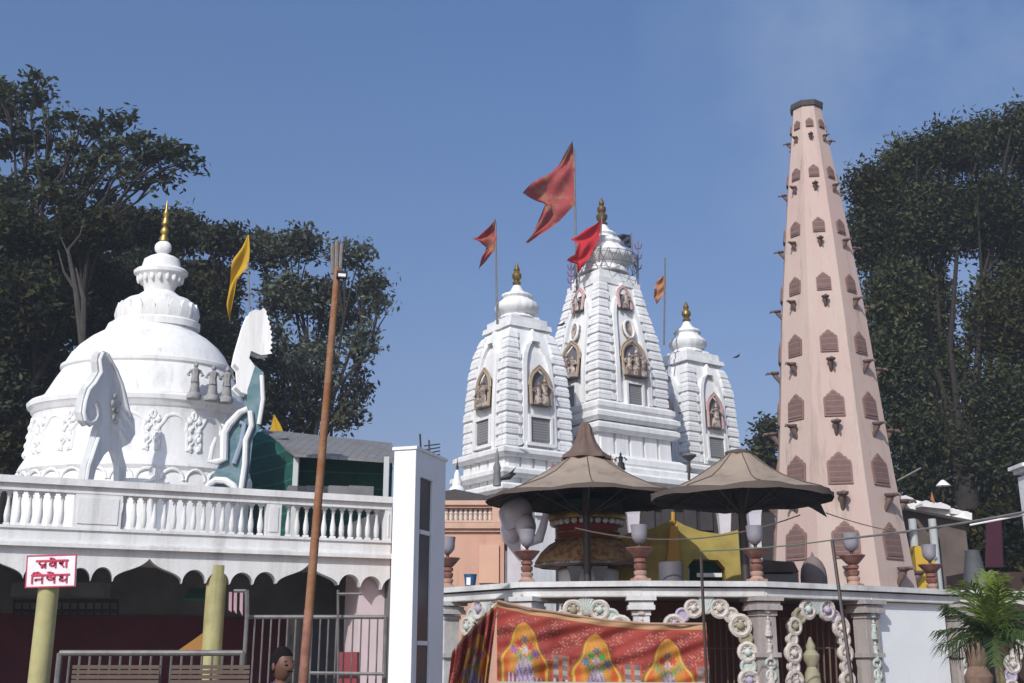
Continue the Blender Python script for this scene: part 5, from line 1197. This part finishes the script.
tree('broadleaf_tree', 'tall open tree at far left with branches reaching over the dome', (X(-10, 480, 30), 30, 0),
     cl([(c_[0], c_[1] + random.uniform(-2, 2), c_[2] * .66, c_[3] * .68) + tuple(c_[4:]) for c_ in [(2, 86, 16, 8), (22, 100, 18, 7), (38, 78, 9, 6), (40, 96, 10, 6), (8, 112, 24, 9, 1), (52, 120, 16, 6), (75, 118, 16, 6), (95, 128, 18, 6), (118, 124, 14, 5), (110, 142, 20, 6), (140, 140, 18, 6), (160, 150, 18, 7), (182, 152, 12, 5), (190, 163, 12, 5), (150, 160, 16, 5), (125, 165, 18, 5), (165, 178, 12, 5), (132, 182, 16, 6), (95, 158, 20, 7), (68, 148, 18, 7), (25, 140, 30, 10), (-5, 150, 22, 14), (50, 172, 24, 9), (10, 185, 32, 14), (88, 180, 18, 7), (60, 200, 30, 10), (105, 202, 20, 7, 1), (15, 215, 30, 16)]], 30), 7000, .13, (.042, .056, .036), .24, split=.72, flat=1.6, sub=8)
tree('dark_tree', 'dark dense tree behind the left side of the dome', (X(20, 480, 28), 28, 0),
     cl([(0, 230, 50, 32), (50, 250, 48, 34, 1), (20, 310, 60, 50), (0, 390, 40, 50), (90, 225, 30, 18), (80, 300, 45, 50, 2), (40, 380, 45, 45, 1), (0, 450, 40, 30), (95, 360, 30, 30, 2), (-10, 300, 30, 60), (60, 440, 40, 30), (105, 300, 30, 40, 3)], 28), 80000, .10, DK, .42)
tree('dark_tree', 'dark tree rising behind the shrine finial', (X(160, 480, 36), 36, 0),
     cl([(130, 230, 36, 20), (175, 235, 38, 20, 1), (150, 280, 45, 40), (205, 290, 40, 44, 1), (120, 320, 40, 45, 1), (180, 340, 45, 45, 2), (225, 240, 22, 14), (220, 350, 35, 40), (235, 400, 30, 30)], 36), 75000, .115, (.035, .043, .028), .4)
tree('grey_green_tree', 'greyish thin-leaved tree behind the yellow flag and rusty pole', (X(300, 480, 37), 37, 0),
     cl([(262, 250, 26, 18), (300, 248, 30, 15, 1), (345, 262, 26, 15), (370, 282, 20, 18), (378, 305, 14, 14), (290, 290, 40, 34), (335, 310, 32, 32, 1), (270, 345, 32, 40), (315, 365, 36, 36), (360, 340, 20, 24), (352, 385, 16, 22, 1), (300, 410, 34, 24), (345, 410, 14, 18), (262, 400, 22, 28)], 37), 18000, .12, (.066, .078, .064), .34, flat=.6)
mb = MB()
p = P(82, 345, 26); st = thing('bare_tree', 'thin pale bare forked trunk left of the dome', 'tree', (p.x, 26, 0))
mb.tube([Vector((p.x, 26, 0)), P(83, 345, 26), P(76, 290, 26), P(68, 250, 26)], [.14, .10, .07, .04], 8); mb.tube([P(83, 345, 26), P(84, 300, 25.9), P(76, 268, 26)], [.07, .06, .02], 6); mb.tube([P(76, 290, 26), P(64, 272, 26), P(58, 250, 26)], [.05, .03, .015], 6); part('trunk', mb, barkp, st, True)
mb = MB(); mb.tube([P(68, 250, 26), P(80, 235, 26), P(84, 220, 26)], [.035, .02, .01], 5); mb.tube([P(70, 258, 26), P(60, 236, 26)], [.03, .01], 5); part('branches', mb, barkp, st, True)
# right big tree
tree('banyan_tree', 'huge dark leafy tree filling the right edge behind the tower', (X(960, 540, 36), 36, 0),
     cl([(872, 190, 26, 20), (905, 165, 36, 22, 1), (950, 152, 34, 18), (985, 145, 30, 18, 1), (1020, 130, 26, 24), (1050, 150, 40, 40, 1), (880, 235, 34, 34), (935, 215, 44, 38, 1), (1000, 215, 50, 45), (1050, 250, 50, 60), (885, 300, 32, 42), (930, 300, 32, 40, 2), (1010, 310, 45, 48), (895, 370, 30, 40), (945, 375, 40, 42, 1), (1000, 390, 45, 45), (1050, 380, 40, 60), (905, 430, 28, 34), (950, 445, 36, 36, 1), (1005, 460, 40, 36), (1050, 480, 40, 50), (915, 480, 26, 22), (960, 500, 34, 22, 1)], 36), 190000, .10, (.034, .042, .024), .45, droop=2.6)
tree('sapling_tree', 'small thin tree between the right spire and tower', (X(768, 500, 40), 40, 0), cl([(768, 430, 9, 16), (765, 452, 9, 14), (774, 475, 9, 14)], 40), 2400, .11, (.03, .036, .026), .1)
tree('dark_bush_tree', 'dark bushy tree low behind the side shrine', (X(975, 560, 29), 29, 0), cl([(960, 545, 30, 24), (990, 530, 28, 30), (1020, 540, 24, 34, 1), (950, 575, 24, 20), (1010, 580, 26, 22)], 29), 30000, .10, (.016, .022, .013), .2)
mb_h = leaves(cl([(-60, 470, 90, 30, 6), (60, 475, 90, 28, 8), (180, 470, 90, 30, 8), (300, 468, 80, 26, 8), (1040, 520, 80, 60, 8), (960, 540, 60, 40, 10)], 40), 26000, .16, (.018, .024, .015))
solo('undergrowth', mb_h, leaf, 'dark undergrowth massed behind the buildings', 'undergrowth', (0, 0, 0), kind='stuff')

# ------------------------------------------------------------------ haze
hb = MB().box((0, 60, 19.5), (300, 260, 41)); ho = solo('haze', hb, bpy.data.materials.new('haze_air'), kind='stuff')
hm = ho.data.materials[0]; hm.use_nodes = True; ht = hm.node_tree; ht.nodes.remove(ht.nodes['Principled BSDF'])
pv_ = ht.nodes.new('ShaderNodeVolumePrincipled'); pv_.inputs['Color'].default_value = (.80, .86, .96, 1); pv_.inputs['Density'].default_value = .0015; pv_.inputs['Anisotropy'].default_value = .2
ht.links.new(pv_.outputs[0], ht.nodes['Material Output'].inputs['Volume']); ho.display_type = 'WIRE'
# ------------------------------------------------------------------ palm
PY = 11.5; pc = P(996, 648, PY)
palm = thing('palm', 'small feathery palm in front of the white wall', 'palm', (pc.x, PY, 0))
mb = MB(); mb.tube([Vector((pc.x, PY, 0)), Vector((pc.x + .02, PY, pc.z - .4)), pc + Vector((0, 0, -.1)), pc + Vector((0, 0, .12))], [.06, .045, .04, .03], 12); part('trunk', mb, mat('palm_trunk', (.30, .24, .12), .8, (.14, .10, .07), 14, .7), palm, True)
NF = 22
for q in range(NF):
    a = q * 2.399 + .3; el = R(87 - 78 * (q / NF)); L = random.uniform(.50, .66) * (1.35 if q < 8 else 1)
    d = Vector((math.cos(a), math.sin(a), 0)); mb = MB(); pts = []; N = 16
    for i in range(N + 1):
        t = i / N; pts.append(pc + Vector((0, 0, .08)) + d * L * t * math.cos(el) * (1 + .25 * t) + Vector((0, 0, L * (t * math.sin(el) - .72 * t * t * (1.2 - .95 * math.sin(el))))))
    mb.tube(pts, [.010 * (1 - .8 * i / N) + .002 for i in range(N + 1)], 5); nv0 = len(mb.v)
    sd = Vector((-d.y, d.x, 0))
    for i in range(3, N * 2):
        t = i / (N * 2); k = t * N; p = pts[int(k)].lerp(pts[min(N, int(k) + 1)], k % 1); tg = (pts[min(N, int(k) + 1)] - pts[int(k)]).normalized() if k < N else d
        ll = .33 * math.sin(math.pi * (.12 + .80 * t)) ** .8
        for s_ in (-1, 1):
            tip = p + sd * s_ * ll * random.uniform(.5, .7) + tg * ll * random.uniform(.6, .85) + Vector((0, 0, -ll * random.uniform(.2, .65))); mid = (p + tip) / 2 + Vector((0, 0, .035)); wv = tg * .0085
            mb.add([p - wv, p + wv, mid + wv, mid - wv, tip], [(0, 1, 2, 3), (3, 2, 4)])
    g_ = random.uniform(.6, 1.2); yy = max(0, 1 - q / 9)
    mb.c = [(.06 * g_ + .13 * yy, .10 * g_ + .16 * yy, .028 * g_ + .01 * yy, 1)] * len(mb.v)
    part('frond', mb, frond, palm)
